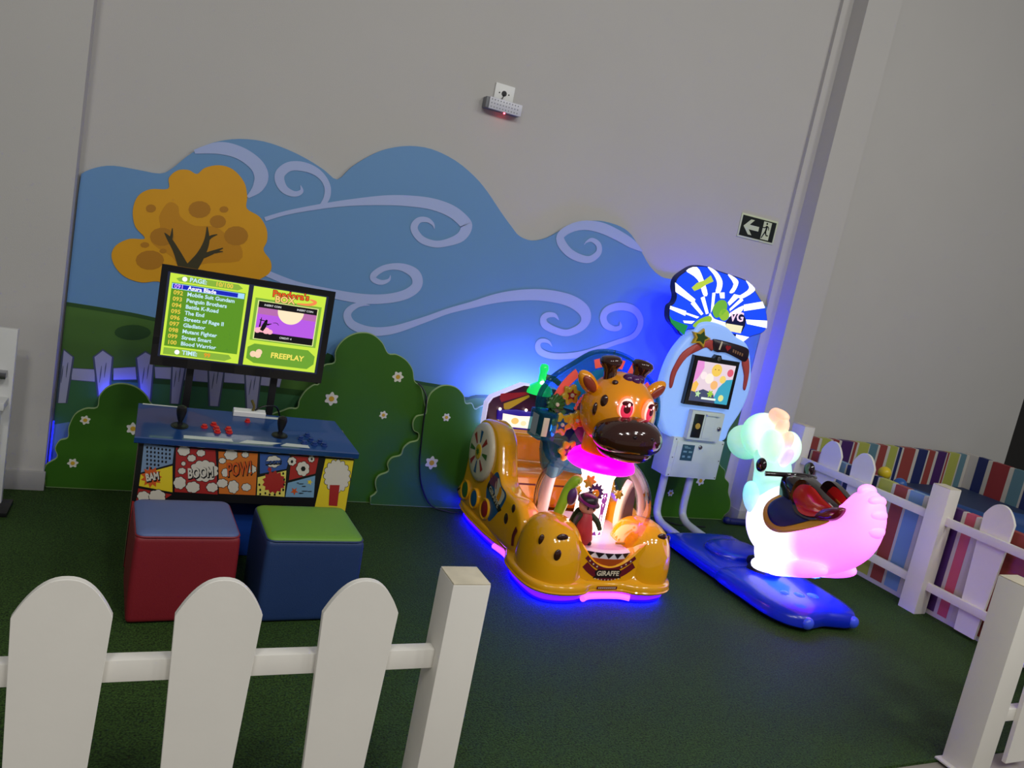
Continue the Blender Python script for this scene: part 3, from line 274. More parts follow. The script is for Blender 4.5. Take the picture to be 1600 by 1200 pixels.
COMET_L = [(3.087,0.988),(3.073,1.065),(3.088,1.138),(3.128,1.227),(3.224,1.300),(3.317,1.336),(3.353,1.317),(3.354,1.263),(3.304,1.280),(3.252,1.255),(3.166,1.196),(3.115,1.093),(3.107,0.996)]
COMET_R = [(3.618,1.229),(3.663,1.260),(3.701,1.165),(3.707,1.045),(3.685,1.049),(3.667,1.135)]
BANNER = [(3.336,1.333),(3.375,1.344),(3.499,1.337),(3.620,1.323),(3.652,1.296),(3.652,1.246),(3.626,1.228),(3.558,1.246),(3.458,1.268),(3.368,1.265)]
BANNER_I = (3.401,1.306)
BANNER_H = (3.466,1.302)
BANNER_M = (3.553,1.285)
# ---------------------------------------------------------------- structure
WALL_Y = 4.52
m_wall = mat('wall_paint', (190, 187, 182), 0.85, noise=0.03, nscale=2.5, bump=0.15, bscale=220)
m_base = mat('baseboard_paint', (165, 163, 160), 0.6, noise=0.03)
m_white = mat('white_paint', (226, 222, 212), 0.5, noise=0.05, nscale=6, bump=0.06, bscale=60)
bm = BM(); box(bm, -4, 4.06, WALL_Y, WALL_Y+0.2, 0, 6.0); struct('wall_back', bm, m_wall)
bm = BM(); box(bm, 4.06, 4.30, WALL_Y-0.03, WALL_Y+0.2, 0, 6.0); struct('wall_pillar_step', bm, m_wall)
bm = BM(); box(bm, 4.15, 4.45, 4.355, WALL_Y+0.2, 0, 6.0); struct('wall_pillar', bm, m_wall)
bm = BM(); box(bm, 4.45, 7.3, WALL_Y, WALL_Y+0.2, 0, 6.0); struct('wall_right', bm, m_wall)
bm = BM(); box(bm, -4, -0.376, 4.365, WALL_Y, 0, 6.0); struct('wall_left', bm, m_wall)
bm = BM(); box(bm, -4, -0.366, 4.35, 4.365, 0, 0.10, 0.004); struct('baseboard_left', bm, m_base)
bm = BM(); box(bm, 4.14, 4.46, 4.342, 4.36, 0, 0.10, 0.004); box(bm, 4.138, 4.15, 4.345, 4.49, 0, 0.10, 0.004); struct('baseboard_right', bm, m_base)
bm = BM(); box(bm, 7.0, 16.0, 6.4, 6.6, 0, 6.0); struct('wall_dark_fill', bm, mat('dark_fill', (52, 50, 48), 0.9, noise=0.03))  # added past the wall end; its dark colour stands in for shade

def floor_mat():
    mt = mat('hall_tile', (150, 143, 134), 0.35, noise=0.08, nscale=3); return mt
bm = BM(); box(bm, -6, 16, -4, 6.6, -0.1, -0.012); struct('floor', bm, floor_mat())
# artificial turf: short pile, so a fine speckle and relief in the material
mt = bpy.data.materials.new('turf'); mt.use_nodes = True; nt = mt.node_tree; b = nt.nodes['Principled BSDF']
b.inputs['Roughness'].default_value = 0.75; b.inputs['Specular IOR Level'].default_value = 0.25
tc = nt.nodes.new('ShaderNodeTexCoord')
n1 = nt.nodes.new('ShaderNodeTexNoise'); n1.inputs['Scale'].default_value = 150; n1.inputs['Detail'].default_value = 3
n2 = nt.nodes.new('ShaderNodeTexNoise'); n2.inputs['Scale'].default_value = 2.2; n2.inputs['Detail'].default_value = 6
rp = nt.nodes.new('ShaderNodeValToRGB'); rp.color_ramp.elements[0].position = 0.3; rp.color_ramp.elements[1].position = 0.72
rp.color_ramp.elements[0].color = (*s2l((14, 28, 6)), 1); rp.color_ramp.elements[1].color = (*s2l((64, 97, 36)), 1)
mx = nt.nodes.new('ShaderNodeMix'); mx.data_type = 'RGBA'; mx.blend_type = 'MULTIPLY'; mx.inputs['Factor'].default_value = 0.6
rp2 = nt.nodes.new('ShaderNodeValToRGB'); rp2.color_ramp.elements[0].color = (0.55, 0.55, 0.55, 1); rp2.color_ramp.elements[1].color = (1.2, 1.2, 1.2, 1)
bp = nt.nodes.new('ShaderNodeBump'); bp.inputs['Strength'].default_value = 0.7; bp.inputs['Distance'].default_value = 0.008
for a, c in ((tc.outputs['Object'], n1.inputs['Vector']), (tc.outputs['Object'], n2.inputs['Vector']), (n1.outputs['Fac'], rp.inputs['Fac']), (n2.outputs['Fac'], rp2.inputs['Fac']), (rp.outputs['Color'], mx.inputs['A']), (rp2.outputs['Color'], mx.inputs['B']), (mx.outputs['Result'], b.inputs['Base Color']), (n1.outputs['Fac'], bp.inputs['Height']), (bp.outputs['Normal'], b.inputs['Normal'])):
    nt.links.new(a, c)
bm = BM(); box(bm, -6, 8.0, 1.775, WALL_Y+0.05, -0.0121, 0.0)
struct('floor_turf', bm, mt, 'dark green artificial turf laid over the play area')

# ---------------------------------------------------------------- mural board
FW = wallf(4.49)
z0 = 0.0
m_sky = mat('mural_sky', (102, 148, 194), 0.5, noise=0.03, nscale=3)
m_swirl = mat('mural_swirl', (168, 184, 226), 0.5)
m_edge = mat('board_edge', (170, 168, 120), 0.6)
mural = thing('mural_board', 'large cloud-shaped sky mural board with wind swirls, yellow tree and hill', 'mural', (1.8, 4.505, 0))
edge = crom(SKY_EDGE, 3, False)
out = [(-0.366, z0), (-0.366, SKY_EDGE[1][1]-0.04)] + [p for p in edge if p[0] > -0.364] + [(4.055, edge[-1][1]-0.03), (4.055, z0)]
bm = BM(); board(bm, FW, out, 0.022, -0.024); o = obj('sky_board', bm, m_sky, mural)
hill = [(-0.366, 0.951)]+[p for p in crom(HILL, 4, False) if -0.36 < p[0] < 4.05]+[(4.055, 0.98)]
bm = BM(); flat(bm, FW, hill+[(4.055, z0), (-0.366, z0)], 0.000); obj('hill_print', bm, mat('mural_hill', (72, 112, 42), 0.5, noise=0.05, nscale=4), mural, 0)
bm = BM()
for i in range(len(hill)-1):
    (xa, ya), (xb, yb) = hill[i], hill[i+1]; bm.faces.new([bm.verts.new(FW(*q)) for q in ((xa, ya-0.02, 0.001), (xb, yb-0.02, 0.001), (xb, yb, 0.001), (xa, ya, 0.001))])
obj('hill_line_print', bm, mat('mural_hill_dark', (40, 78, 30), 0.5), mural, 0)
bm = BM(); low = [(x, 0.575+0.02*math.sin(x*2.2)) for x in [-0.366+4.421*i/40 for i in range(41)]]
flat(bm, FW, low+[(4.055, z0), (-0.366, z0)], 0.0006); obj('low_hill_print', bm, mat('mural_hill_low', (58, 110, 66), 0.5, noise=0.05, nscale=4), mural, 0)
bm = BM()
for i in range(40):
    (xa, ya), (xb, yb) = low[i], low[i+1]; bm.faces.new([bm.verts.new(FW(*q)) for q in ((xa, ya, 0.0011), (xb, yb, 0.0011), (xb, yb+0.035, 0.0011), (xa, ya+0.035, 0.0011))])
obj('low_hill_line_print', bm, MATS['mural_hill_dark'], mural, 0)
bm = BM(); flat(bm, FW, [p for p in HILL_OVAL], 0.0013); obj('hollow_print', bm, MATS['mural_hill_dark'], mural, 0)
bm = BM(); flat(bm, FW, FAR_BUSH, 0.0013); obj('far_bush_print', bm, mat('mural_bush_far', (36, 84, 40), 0.5), mural, 0)
bm = BM(); flat(bm, FW, [(-0.366, 0.05), (-0.366, 0.31), (-0.30, 0.33), (-0.2, 0.32), (-0.2, 0.05)], 0.0016); obj('pond_print', bm, mat('mural_pond', (104, 140, 160), 0.5), mural, 0)
for i, s in enumerate(SWIRLS):
    bm = BM(); ribbon(bm, FW, s, 0.0012+i*0.00009); obj('swirl_print', bm, m_swirl, mural, 0)
tree = obj('tree_print', flat(BM(), FW, crom(TREE, 4), 0.002), mat('mural_tree', (222, 158, 10), 0.5, noise=0.06, nscale=5), mural, 0)
bm = BM(); flat(bm, FW, crom(TREE_SHADE, 3), 0.0026); obj('tree_shade_print', bm, mat('mural_tree_shade', (202, 138, 10), 0.5), tree, 0)
for s in TREE_SPOTS: obj('tree_spot_print', flat(BM(), FW, s, 0.003), mat('mural_tree_spot', (182, 122, 14), 0.5), tree, 0)
for i, s in enumerate(BRANCHES): bm = BM(); ribbon(bm, FW, s, 0.0034+i*0.0003); obj('branch_print', bm, mat('mural_branch', (62, 56, 26), 0.5), tree, 0)
m_pk = mat('mural_picket', (170, 172, 196), 0.5, noise=0.05); m_ol = mat('mural_outline', (78, 88, 110), 0.5)
for rl in RAIL_PRINT:
    rl = [(max(-0.36, a), b) for a, b in rl]
    o = obj('rail_print', flat(BM(), FW, inset(rl, -0.004), 0.0018), m_ol, mural, 0); obj('rail_face_print', flat(BM(), FW, rl, 0.0022), m_pk, o, 0)
for pk in PICKET_PRINT:
    pk = [(max(-0.355, a), b) for a, b in pk]
    o = obj('picket_print', flat(BM(), FW, inset(pk, -0.009), 0.0026), m_ol, mural, 0); obj('picket_face_print', flat(BM(), FW, pk, 0.003), m_pk, o, 0)
    cx = sum(p[0] for p in pk)/len(pk); top = max(p[1] for p in pk)
    bm = BM(); ribbon(bm, FW, [(cx-0.012, top-0.17, 0.002), (cx-0.011, top-0.12, 0.005), (cx-0.011, top-0.08, 0.002)], 0.0034); ribbon(bm, FW, [(cx+0.008, top-0.14, 0.002), (cx+0.008, top-0.09, 0.005), (cx+0.009, top-0.06, 0.002)], 0.0034)
    obj('grain_print', bm, m_ol, o, 0)

# ---------------------------------------------------------------- bush cut-outs
m_bush = mat('bush_print', (50, 100, 15), 0.45, noise=0.10, nscale=2.5)
m_bedge = mat('bush_edge', (150, 176, 116), 0.6)
m_pet = mat('daisy_petal', (222, 220, 206), 0.5); m_eye = mat('daisy_eye', (206, 164, 40), 0.5)
def bush(label, pts, y, daisies, th=0.015):
    pts = crom(pts, 4); pts = [(a, max(b, 0.002)) for a, b in pts]
    zmin = 0.002
    pts = [(a, zmin if b < 0.035 else b) for a, b in pts]
    low_ = [a for a, b in pts if b == zmin]; ends_ = (min(low_), max(low_))
    pts = [p for p in pts if p[1] > zmin]
    k_ = max(range(len(pts)), key=lambda i: math.hypot(pts[i][0]-pts[i-1][0], pts[i][1]-pts[i-1][1])); pts = pts[k_:]+pts[:k_]
    pts = pts+([(ends_[1], zmin), (ends_[0], zmin)] if pts[-1][0] > pts[0][0] else [(ends_[0], zmin), (ends_[1], zmin)])
    cx = sum(p[0] for p in pts)/len(pts)
    t = thing('bush_cutout', label, 'cutout', (cx, y, 0), 'bush cut-outs before the mural'); fr = wallf(y)
    obj('board', loft(BM(), fr, pts, [(-th, 0), (-0.0025, 0), (0, 0.0015)]), m_bedge, t)
    obj('leaf_print', flat(BM(), fr, inset(pts, 0.0045), 0.0006), m_bush, t, 0)
    for (a, b, r) in daisies:
        d = obj('daisy', board(BM(), fr, flower((a, b), r, 6, 0.16, 8, random.random()), 0.002, 0.001), m_pet, t)
        obj('daisy_eye', board(BM(), fr, circ((a, b), r*0.38, 14), 0.0015, 0.003), m_eye, d)
    return t
bush('low green bush cut-out left of the arcade table, three daisies on it', BUSH_A, 4.40, DAISY_A)
bush('tallest green bush cut-out, right behind the arcade table, with three daisies', BUSH_B, 4.40, DAISY_B)
bush('scalloped green bush cut-out between the arcade table and the giraffe ride', BUSH_C, 4.37, DAISY_C)
bush('dark green bush cut-out behind the legs of the screen kiosk', BUSH_D, 4.40, DAISY_D)
# blue LED bars standing on the floor between the bushes and the mural
m_led = mat('blue_led', (20, 30, 255), 0.4, emit=45, emit_rgb=(50, 60, 255))
m_black = mat('black_plastic', (18, 18, 20), 0.4)
def led_bar(x0, x1, z, mt, label):
    t = thing('led_bar', label, 'light', ((x0+x1)/2, 4.455, 0))
    obj('foot', box(box(BM(), x0+0.01, x0+0.03, 4.445, 4.465, 0, z), x1-0.03, x1-0.01, 4.445, 4.465, 0, z), m_black, t)
    obj('housing', box(BM(), x0, x1, 4.440, 4.470, z, z+0.02, 0.003), m_black, t)
    obj('tube', box(BM(), x0+0.01, x1-0.01, 4.447, 4.463, z+0.02, z+0.03, 0.003), mt, t)
led_bar(-0.16, 0.02, 0.47, m_led, 'blue light bar glowing behind the low left bush cut-out')
bm = BM(); box(bm, -0.366, -0.360, 4.44, 4.46, 0.10, 0.34, 0.002); tag(obj('led_strip', bm, mat('blue_led_dim', (20, 30, 255), 0.4, emit=2.5, emit_rgb=(20, 28, 255))), 'thin blue light strip in the corner left of the mural', 'light')

# ---------------------------------------------------------------- wall fixtures
FX = wallf(WALL_Y)
t = thing('exit_sign', 'black and pale green exit sign with left arrow and running figure', 'sign', (3.82, WALL_Y-0.004, 2.055))
m_glow = mat('sign_pale', (206, 214, 178), 0.5); m_sblk = mat('sign_black', (14, 22, 16), 0.4)
obj('plate', box(BM(), 3.655, 3.99, WALL_Y-0.006, WALL_Y-0.001, 2.054, 2.221, 0.001), m_glow, t)
obj('field', flat(BM(), FX, [(3.668, 2.067), (3.977, 2.067), (3.977, 2.208), (3.668, 2.208)], 0.007), m_sblk, t, 0)
obj('arrow', flat(BM(), FX, [(3.69, 2.136), (3.745, 2.19), (3.778, 2.19), (3.742, 2.152), (3.83, 2.152), (3.83, 2.120), (3.742, 2.120), (3.778, 2.084), (3.745, 2.084)], 0.0074), m_glow, t, 0)
d = obj('doorway', flat(BM(), FX, [(3.862, 2.075), (3.935, 2.075), (3.935, 2.2), (3.862, 2.2)], 0.0074), m_glow, t, 0)
bm = BM(); flat(bm, FX, circ((3.893, 2.187), 0.008, 12), 0.0078)
for r in ([(3.895, 2.174, 0.014), (3.896, 2.15, 0.015), (3.893, 2.13, 0.014)], [(3.895, 2.17, 0.008), (3.88, 2.158, 0.008), (3.862, 2.157, 0.006)], [(3.897, 2.17, 0.008), (3.913, 2.163, 0.008), (3.918, 2.145, 0.006)], [(3.893, 2.133, 0.012), (3.88, 2.108, 0.010), (3.868, 2.083, 0.009)], [(3.895, 2.132, 0.012), (3.906, 2.108, 0.010), (3.925, 2.108, 0.008)]):
    ribbon(bm, FX, r, 0.0078, 3)
obj('running_figure', bm, m_sblk, d, 0)
t = thing('cover_plate', 'white square wall cover plate with round hole above the emergency lamp', 'cover plate', (1.74, WALL_Y, 2.46))
m_pl = mat('white_plastic', (232, 232, 228), 0.4)
obj('plate', box(BM(), 1.682, 1.806, WALL_Y-0.01, WALL_Y-0.001, 2.465, 2.577, 0.004), m_pl, t)
obj('hole', lathe(BM(), (1.742, WALL_Y-0.0125, 2.525), [(0.016, 0), (0.016, 0.003)], 16, (0, 1, 0)), mat('dark_hole', (40, 40, 42), 0.6), t)
for sx in (-0.03, 0.03): obj('screw', lathe(BM(), (1.742+sx, WALL_Y-0.0125, 2.525), [(0.004, 0), (0.004, 0.003)], 8, (0, 1, 0)), MATS['dark_hole'], t)
t = thing('emergency_lamp', 'small white emergency lamp with rows of LEDs and a red indicator', 'emergency lamp', (1.74, WALL_Y, 2.405))
lx0, lx1 = 1.622, 1.852
obj('housing', box(BM(), lx0, lx1, WALL_Y-0.06, WALL_Y-0.001, 2.415, 2.478, 0.006), mat('lamp_grey', (120, 122, 126), 0.5), t)
dif = obj('diffuser', box(BM(), lx0+0.018, lx1-0.004, WALL_Y-0.07, WALL_Y-0.058, 2.413, 2.480, 0.004), mat('lamp_front', (206, 206, 214), 0.3), t)
bm = BM()
for i in range(10):
    for j in range(3): flat(bm, wallf(WALL_Y-0.0705), circ((lx0+0.032+i*0.0185, 2.426+j*0.0205), 0.0045, 6), 0)
obj('led_grid', bm, mat('lamp_led', (140, 142, 150), 0.3), dif, 0)
obj('indicator', sell(BM(), (1.752, WALL_Y-0.045, 2.412), (0.006, 0.006, 0.005), nu=10, nv=6), mat('red_led', (255, 60, 60), 0.4, emit=25, emit_rgb=(255, 50, 60)), t)
obj('cable', tube(BM(), [(1.742, WALL_Y-0.012, 2.52), (1.735, WALL_Y-0.02, 2.50), (1.722, WALL_Y-0.02, 2.478)], 0.0025, 6), m_black, t)
# ---------------------------------------------------------------- arcade table
m_blue = mat('arcade_blue', (24, 62, 118), 0.25, coat=0.4, noise=0.06, nscale=4)
m_ink = mat('ink_black', (16, 15, 16), 0.45)
CM = {k: mat('comic_'+k, v, 0.45) for k, v in dict(greyblue=(116, 140, 168), yellow=(222, 198, 40), red=(160, 40, 36), orange=(200, 108, 36), blue=(52, 84, 150), paleyellow=(220, 206, 96), lightblue=(116, 156, 184), burstorange=(200, 84, 30), cream=(206, 200, 184)).items()}
arc = thing('arcade_table', 'blue-topped arcade table with comic-print front, joysticks and buttons', 'arcade machine', (0.48, 3.62, 0))
AX0, AX1, AYF, AYB = 0.03, 0.945, 3.47, 3.78
bm = BM()
prof = [(AYF, 0.0), (AYF, 0.55), (AYB, 0.60), (AYB, 0.0)]
for xa, xb in ((AX0, AX0+0.02), (AX1-0.02, AX1)):
    o = obj('side_panel', board(BM(), sidef(xa), [(a, b) for a, b in prof], -(xb-xa)), mat('side_print', (120, 104, 70), 0.5, noise=0.5, nscale=14), arc)
obj('front_panel', board(BM(), wallf(AYF), [(AX0+0.001, 0.0), (AX0+0.001, 0.548), (AX1-0.001, 0.548), (AX1-0.001, 0.0), (AX1-0.15, 0.0), (AX1-0.17, 0.24), (AX1-0.2, 0.31), (0.26, 0.31), (0.2, 0.26), (0.17, 0.0)], 0.015, -0.012), m_ink, arc)
fp = bpy.data.objects[arc.children[-1].name] if arc.children else None
FC = wallf(3.4665)
front = [c for c in arc.children if c.name.startswith('front_panel')][0]
for n, p in COMIC:
    p = [(min(max(a, AX0+0.003), AX1-0.003), b) for a, b in p]
    obj('comic_panel', flat(BM(), FC, p, 0.0), CM[n], front, 0)
obj('comic_panel', flat(BM(), FC, [(AX1-0.135, 0.544), (AX1-0.004, 0.544), (AX1-0.004, 0.004), (AX1-0.142, 0.004), (AX1-0.152, 0.24)], 0.0), CM['yellow'], front, 0)
obj('comic_panel', flat(BM(), FC, [(AX0+0.004, 0.004), (AX0+0.004, 0.30), (0.165, 0.25), (0.155, 0.004)], -0.0002), CM['red'], front, 0)
for c in CLOUDS+[POPCORN]:
    obj('cloud_outline', flat(BM(), FC, inset(c, -0.0025), 0.0004), m_ink, front, 0)
    obj('cloud_print', flat(BM(), FC, c, 0.0008), CM['cream'], front, 0)
for n, c in BURSTS: obj('burst_print', flat(BM(), FC, c, 0.0011), CM[n], front, 0)
obj('popcorn_box_print', flat(BM(), FC, POPBOX, 0.0012), CM['red'], front, 0)
bm = BM()
for c in INKDOTS+INKMARKS: flat(bm, FC, c, 0.0013)
obj('ink_print', bm, m_ink, front, 0)['kind'] = 'stuff'
def shout(s, key, size, rot, mt, fat=0.002, sx=1.0):
    a, b = TEXTPOS[key]
    if key == 'BOOM': a -= 0.012
    text('lettering_shade', s, FC, a+0.003, b-0.003, size, m_ink, front, 0.0015, rot, fat=fat+0.003, sx=sx)
    text('lettering', s, FC, a, b, size, mt, front, 0.002, rot, fat=fat, sx=sx)
shout('BAM', 'BAM', 0.046, 14, CM['cream'], 0.002, 0.55); shout('BOOM', 'BOOM', 0.062, 9, CM['cream'], 0.002, 0.56)
shout('POW!', 'POW', 0.086, 10, CM['burstorange'], 0.002, 0.46); shout('BOOM!', 'BOOM2', 0.020, 8, CM['blue'], 0.0005)
# sloped control panel
TZ = lambda y: 0.575+(y-3.44)*0.16
FT = Frame((0, 3.44, 0.575+0.012), (1, 0, 0), (0, 1, 0.16), Vector((0, -0.16, 1)).normalized())
plan = [(0.012, 0.0), (0.955, 0.0), (0.90, 0.35), (0.012, 0.35)]
obj('control_panel', loft(BM(), FT, plan, [(-0.03, 0.004), (-0.026, 0.0), (-0.004, 0.0), (0.0, 0.004)]), m_blue, arc)
cp = [c for c in arc.children if c.name.startswith('control_panel')][0]
m_stick = mat('sticker_white', (200, 206, 200), 0.4); m_red = mat('button_red', (196, 30, 22), 0.3, coat=0.5); m_bbtn = mat('button_blue', (24, 54, 120), 0.3, coat=0.5); m_chr = mat('button_ring', (120, 140, 180), 0.25)
for p in ([(0.20, 0.02), (0.40, 0.02), (0.395, 0.05), (0.20, 0.05)], [(0.42, 0.015), (0.56, 0.02), (0.61, 0.045), (0.46, 0.05)], [(0.60, 0.02), (0.73, 0.015), (0.725, 0.045), (0.63, 0.05)]):
    obj('sticker', flat(BM(), FT, p, 0.0008), m_stick, cp, 0)
for p in ([(0.03, 0.335), (0.19, 0.335), (0.185, 0.348), (0.03, 0.348)], [(0.46, 0.30), (0.66, 0.30), (0.65, 0.325), (0.45, 0.325)]):
    obj('sticker', flat(BM(), FT, p, 0.0009), m_stick, cp, 0)
up_t = FT.n
for jx, jy in ((0.184, 0.14), (0.608, 0.125)):
    j = obj('joystick', lathe(BM(), FT(jx, jy), [(0.030, 0), (0.031, 0.006), (0.012, 0.010), (0.009, 0.022), (0.012, 0.030), (0.019, 0.055), (0.022, 0.075), (0.019, 0.09), (0.008, 0.097), (0, 0.098)], 18, up_t), m_black, cp)
    obj('dust_washer', lathe(BM(), FT(jx, jy), [(0.036, 0), (0.036, 0.003), (0.03, 0.0045)], 20, up_t), m_black, j)
def button(bx, by, mt, r=0.015):
    bt = obj('button', lathe(BM(), FT(bx, by), [(r, 0), (r, 0.005), (r*0.85, 0.007)], 16, up_t), mt, cp)
    obj('plunger', lathe(BM(), FT(bx, by, 0.005), [(r*0.72, 0), (r*0.72, 0.009), (r*0.55, 0.011)], 16, up_t), mt, bt)
for bx, by in ((0.285, 0.145), (0.325, 0.175), (0.335, 0.135), (0.338, 0.105), (0.385, 0.140), (0.388, 0.110)): button(bx, by, m_red)
button(0.475, 0.245, m_red, 0.013)
for bx, by in ((0.70, 0.105), (0.735, 0.145), (0.745, 0.095), (0.71, 0.06), (0.785, 0.085), (0.80, 0.055), (0.755, 0.055)): button(bx, by, m_bbtn)
obj('back_panel', box(BM(), AX0+0.02, AX1-0.02, 3.765, 3.78, 0, 0.58), mat('arcade_back', (30, 60, 120), 0.5), arc)
obj('foot_panel', box(BM(), AX0+0.14, AX1-0.16, 3.60, 3.612, 0.005, 0.27), mat('arcade_foot', (22, 60, 140), 0.35), arc)
# adapter box lying on the panel
t = thing('adapter_box', 'small white box on the back of the arcade control panel', 'box', tuple(FT(0.50, 0.31)))
obj('case', loft(BM(), FT, [(0.415, 0.30), (0.56, 0.30), (0.56, 0.345), (0.415, 0.345)], [(0.001, 0), (0.022, 0), (0.026, 0.004)]), m_pl, t)
obj('plug', tube(BM(), [FT(0.50, 0.32, 0.026), FT(0.505, 0.325, 0.045), FT(0.49, 0.33, 0.075)], 0.006, 8), mat('plug_brown', (96, 84, 30), 0.5), t)
obj('cable', tube(BM(), [FT(0.51, 0.322, 0.028), FT(0.55, 0.33, 0.05), FT(0.61, 0.36, 0.04), FT(0.64, 0.39, -0.02)], 0.004, 8), m_black, t)

# ---------------------------------------------------------------- television on its stand
TVY = 3.86
tvs = thing('tv_stand', 'pair of black posts behind the arcade table that carry the television', 'stand', (0.42, 3.92, 0))
for xx in (0.215, 0.60):
    obj('post', box(BM(), xx-0.016, xx+0.016, 3.905, 3.935, 0.012, 1.12, 0.003), m_black, tvs)
obj('crossbar', box(BM(), 0.215, 0.60, 3.91, 3.93, 0.98, 1.01, 0.003), m_black, tvs)
obj('foot', box(box(BM(), 0.19, 0.24, 3.83, 4.05, 0.0, 0.015, 0.003), 0.575, 0.625, 3.83, 4.05, 0.0, 0.015, 0.003), m_black, tvs)
tv = thing('television', 'flat black television showing a green game list above the arcade table', 'television', (0.43, TVY, 0.805))
X0, X1, Z0, Z1 = 0.038, 0.816, 0.812, 1.272
m_bez = mat('tv_bezel', (8, 8, 10), 0.18, coat=0.6)
obj('casing', box(BM(), X0+0.004, X1-0.004, TVY, TVY+0.042, Z0+0.004, Z1-0.004, 0.008), m_black, tv)
bm = BM(); bw, bb = 0.028, 0.042
fo = wallf(TVY)
sx0, sx1, sz0, sz1 = X0+bw, X1-bw, Z0+bb, Z1-bw
for p in ([(X0, Z0), (X1, Z0), (sx1, sz0), (sx0, sz0)], [(X1, Z0), (X1, Z1), (sx1, sz1), (sx1, sz0)], [(X1, Z1), (X0, Z1), (sx0, sz1), (sx1, sz1)], [(X0, Z1), (X0, Z0), (sx0, sz0), (sx0, sz1)]):
    loft(bm, fo, p, [(-0.002, 0), (0.012, 0)])
obj('bezel', bm, m_bez, tv)
def em(name, rgb, s=1.0): return mat('lit_'+name, (10, 10, 10), 0.25, emit=s, emit_rgb=rgb)
SU = lambda u: sx0+(sx1-sx0)*u
SV = lambda v: sz0+(sz1-sz0)*v
scr = obj('screen', flat(BM(), fo, [(sx0, sz0), (sx1, sz0), (sx1, sz1), (sx0, sz1)], 0.001), em('navy', (34, 38, 60)), tv, 0)
def scr_poly(name, pts, mt, h): return obj(name, flat(BM(), fo, [(SU(a), SV(b)) for a, b in pts], h), mt, scr, 0)
def rect(a, b, c, d): return [(a, b), (c, b), (c, d), (a, d)]
em_lime, em_green, em_dk = em('lime', (196, 226, 66), 1.1), em('green', (92, 148, 34)), em('darkgreen', (52, 84, 26))
scr_poly('page_print', rect(0.015, 0.015, 0.485, 0.985), em_lime, 0.0014)
scr_poly('list_print', rect(0.03, 0.13, 0.47, 0.88), em_green, 0.0018)
scr_poly('page_print', rect(0.515, 0.015, 0.985, 0.985), em_lime, 0.0014)
scr_poly('header_print', [(0.07, 0.9), (0.42, 0.9), (0.45, 0.93), (0.42, 0.97), (0.1, 0.97), (0.05, 0.93)], em('header', (138, 180, 60)), 0.0018)
scr_poly('footer_print', [(0.03, 0.03), (0.4, 0.03), (0.44, 0.07), (0.42, 0.11), (0.03, 0.11)], em('header', (138, 180, 60)), 0.0018)
scr_poly('picture_field_print', rect(0.535, 0.33, 0.965, 0.85), em('green2', (128, 176, 60)), 0.0018)
scr_poly('banner_print', [(0.53, 0.10), (0.58, 0.05), (0.93, 0.05), (0.97, 0.12), (0.97, 0.22), (0.92, 0.29), (0.57, 0.29), (0.53, 0.24)], em('green3', (110, 164, 50)), 0.0018)
scr_poly('frame_print', rect(0.553, 0.345, 0.947, 0.825), em('palelime', (226, 236, 150)), 0.0020)
scr_poly('picture_print', rect(0.56, 0.355, 0.94, 0.815), em('black', (14, 10, 14)), 0.0022)
scr_poly('picture_print', rect(0.56, 0.44, 0.94, 0.74), em('violet', (186, 92, 232)), 0.0024)
scr_poly('picture_print', [(0.56, 0.66), (0.94, 0.66), (0.94, 0.74), (0.56, 0.74)], em('mauve', (186, 110, 176)), 0.0025)
scr_poly('moon_print', [(0.77+0.085*math.cos(t), 0.74+0.16*math.sin(t)) for t in [math.pi+math.pi*i/20 for i in range(21)]], em('moon', (250, 226, 190), 1.1), 0.0027)
bm = BM()
for a, b, r in ((0.575, 0.46, 0.02), (0.60, 0.475, 0.022), (0.63, 0.465, 0.024), (0.655, 0.455, 0.018)): flat(bm, fo, [(SU(a+r*math.cos(t)), SV(b+1.7*r*math.sin(t))) for t in [2*math.pi*i/10 for i in range(10)]], 0.0028)
obj('blossom_print', bm, em('pink', (255, 176, 190), 1.1), scr, 0)
bm = BM()
for p in ([(SU(0.585), SV(0.50), 0.008), (SU(0.59), SV(0.62), 0.003)], [(SU(0.60), SV(0.46), 0.016), (SU(0.615), SV(0.53), 0.02), (SU(0.625), SV(0.60), 0.008)], [(SU(0.58), SV(0.59), 0.004), (SU(0.63), SV(0.58), 0.004)], [(SU(0.63), SV(0.54), 0.01), (SU(0.66), SV(0.56), 0.002)], [(SU(0.665), SV(0.57), 0.002), (SU(0.69), SV(0.575), 0.003), (SU(0.705), SV(0.55), 0.002)]): ribbon(bm, fo, p, 0.003, 3)
obj('fighter_print', bm, em('black', (14, 10, 14)), scr, 0)
rows = ['Asura Blade', 'Mobile Suit Gundam', 'Penguin Brothers', 'Battle K-Road', 'The End', 'Streets of Rage II', 'Gladiator', 'Mutant Fighter', 'Street Smart', 'Blood Warrior']
scr_poly('cursor_print', rect(0.032, 0.808, 0.465, 0.872), em('cursorframe', (170, 220, 255)), 0.0022)
scr_poly('cursor_print', rect(0.037, 0.815, 0.425, 0.866), em('cursor', (20, 36, 190)), 0.0024)
em_num, em_txt, em_wht = em('number', (226, 196, 70), 1.1), em('rowtext', (190, 226, 240), 1.1), em('white', (250, 250, 250), 1.1)
for i, r in enumerate(rows):
    v = 0.838-i*0.0735
    text('lettering', '%03d' % (91+i), fo, SU(0.045), SV(v), 0.027, em('sel', (214, 160, 255)) if i == 0 else em_num, scr, 0.0028, align='LEFT', fat=0.0006)
    text('lettering', r, fo, SU(0.125), SV(v), 0.025, em_wht if i == 0 else em_txt, scr, 0.0028, align='LEFT', fat=0.0007)
text('lettering', 'PAGE:', fo, SU(0.18), SV(0.935), 0.028, em_txt, scr, 0.003, fat=0.0008)
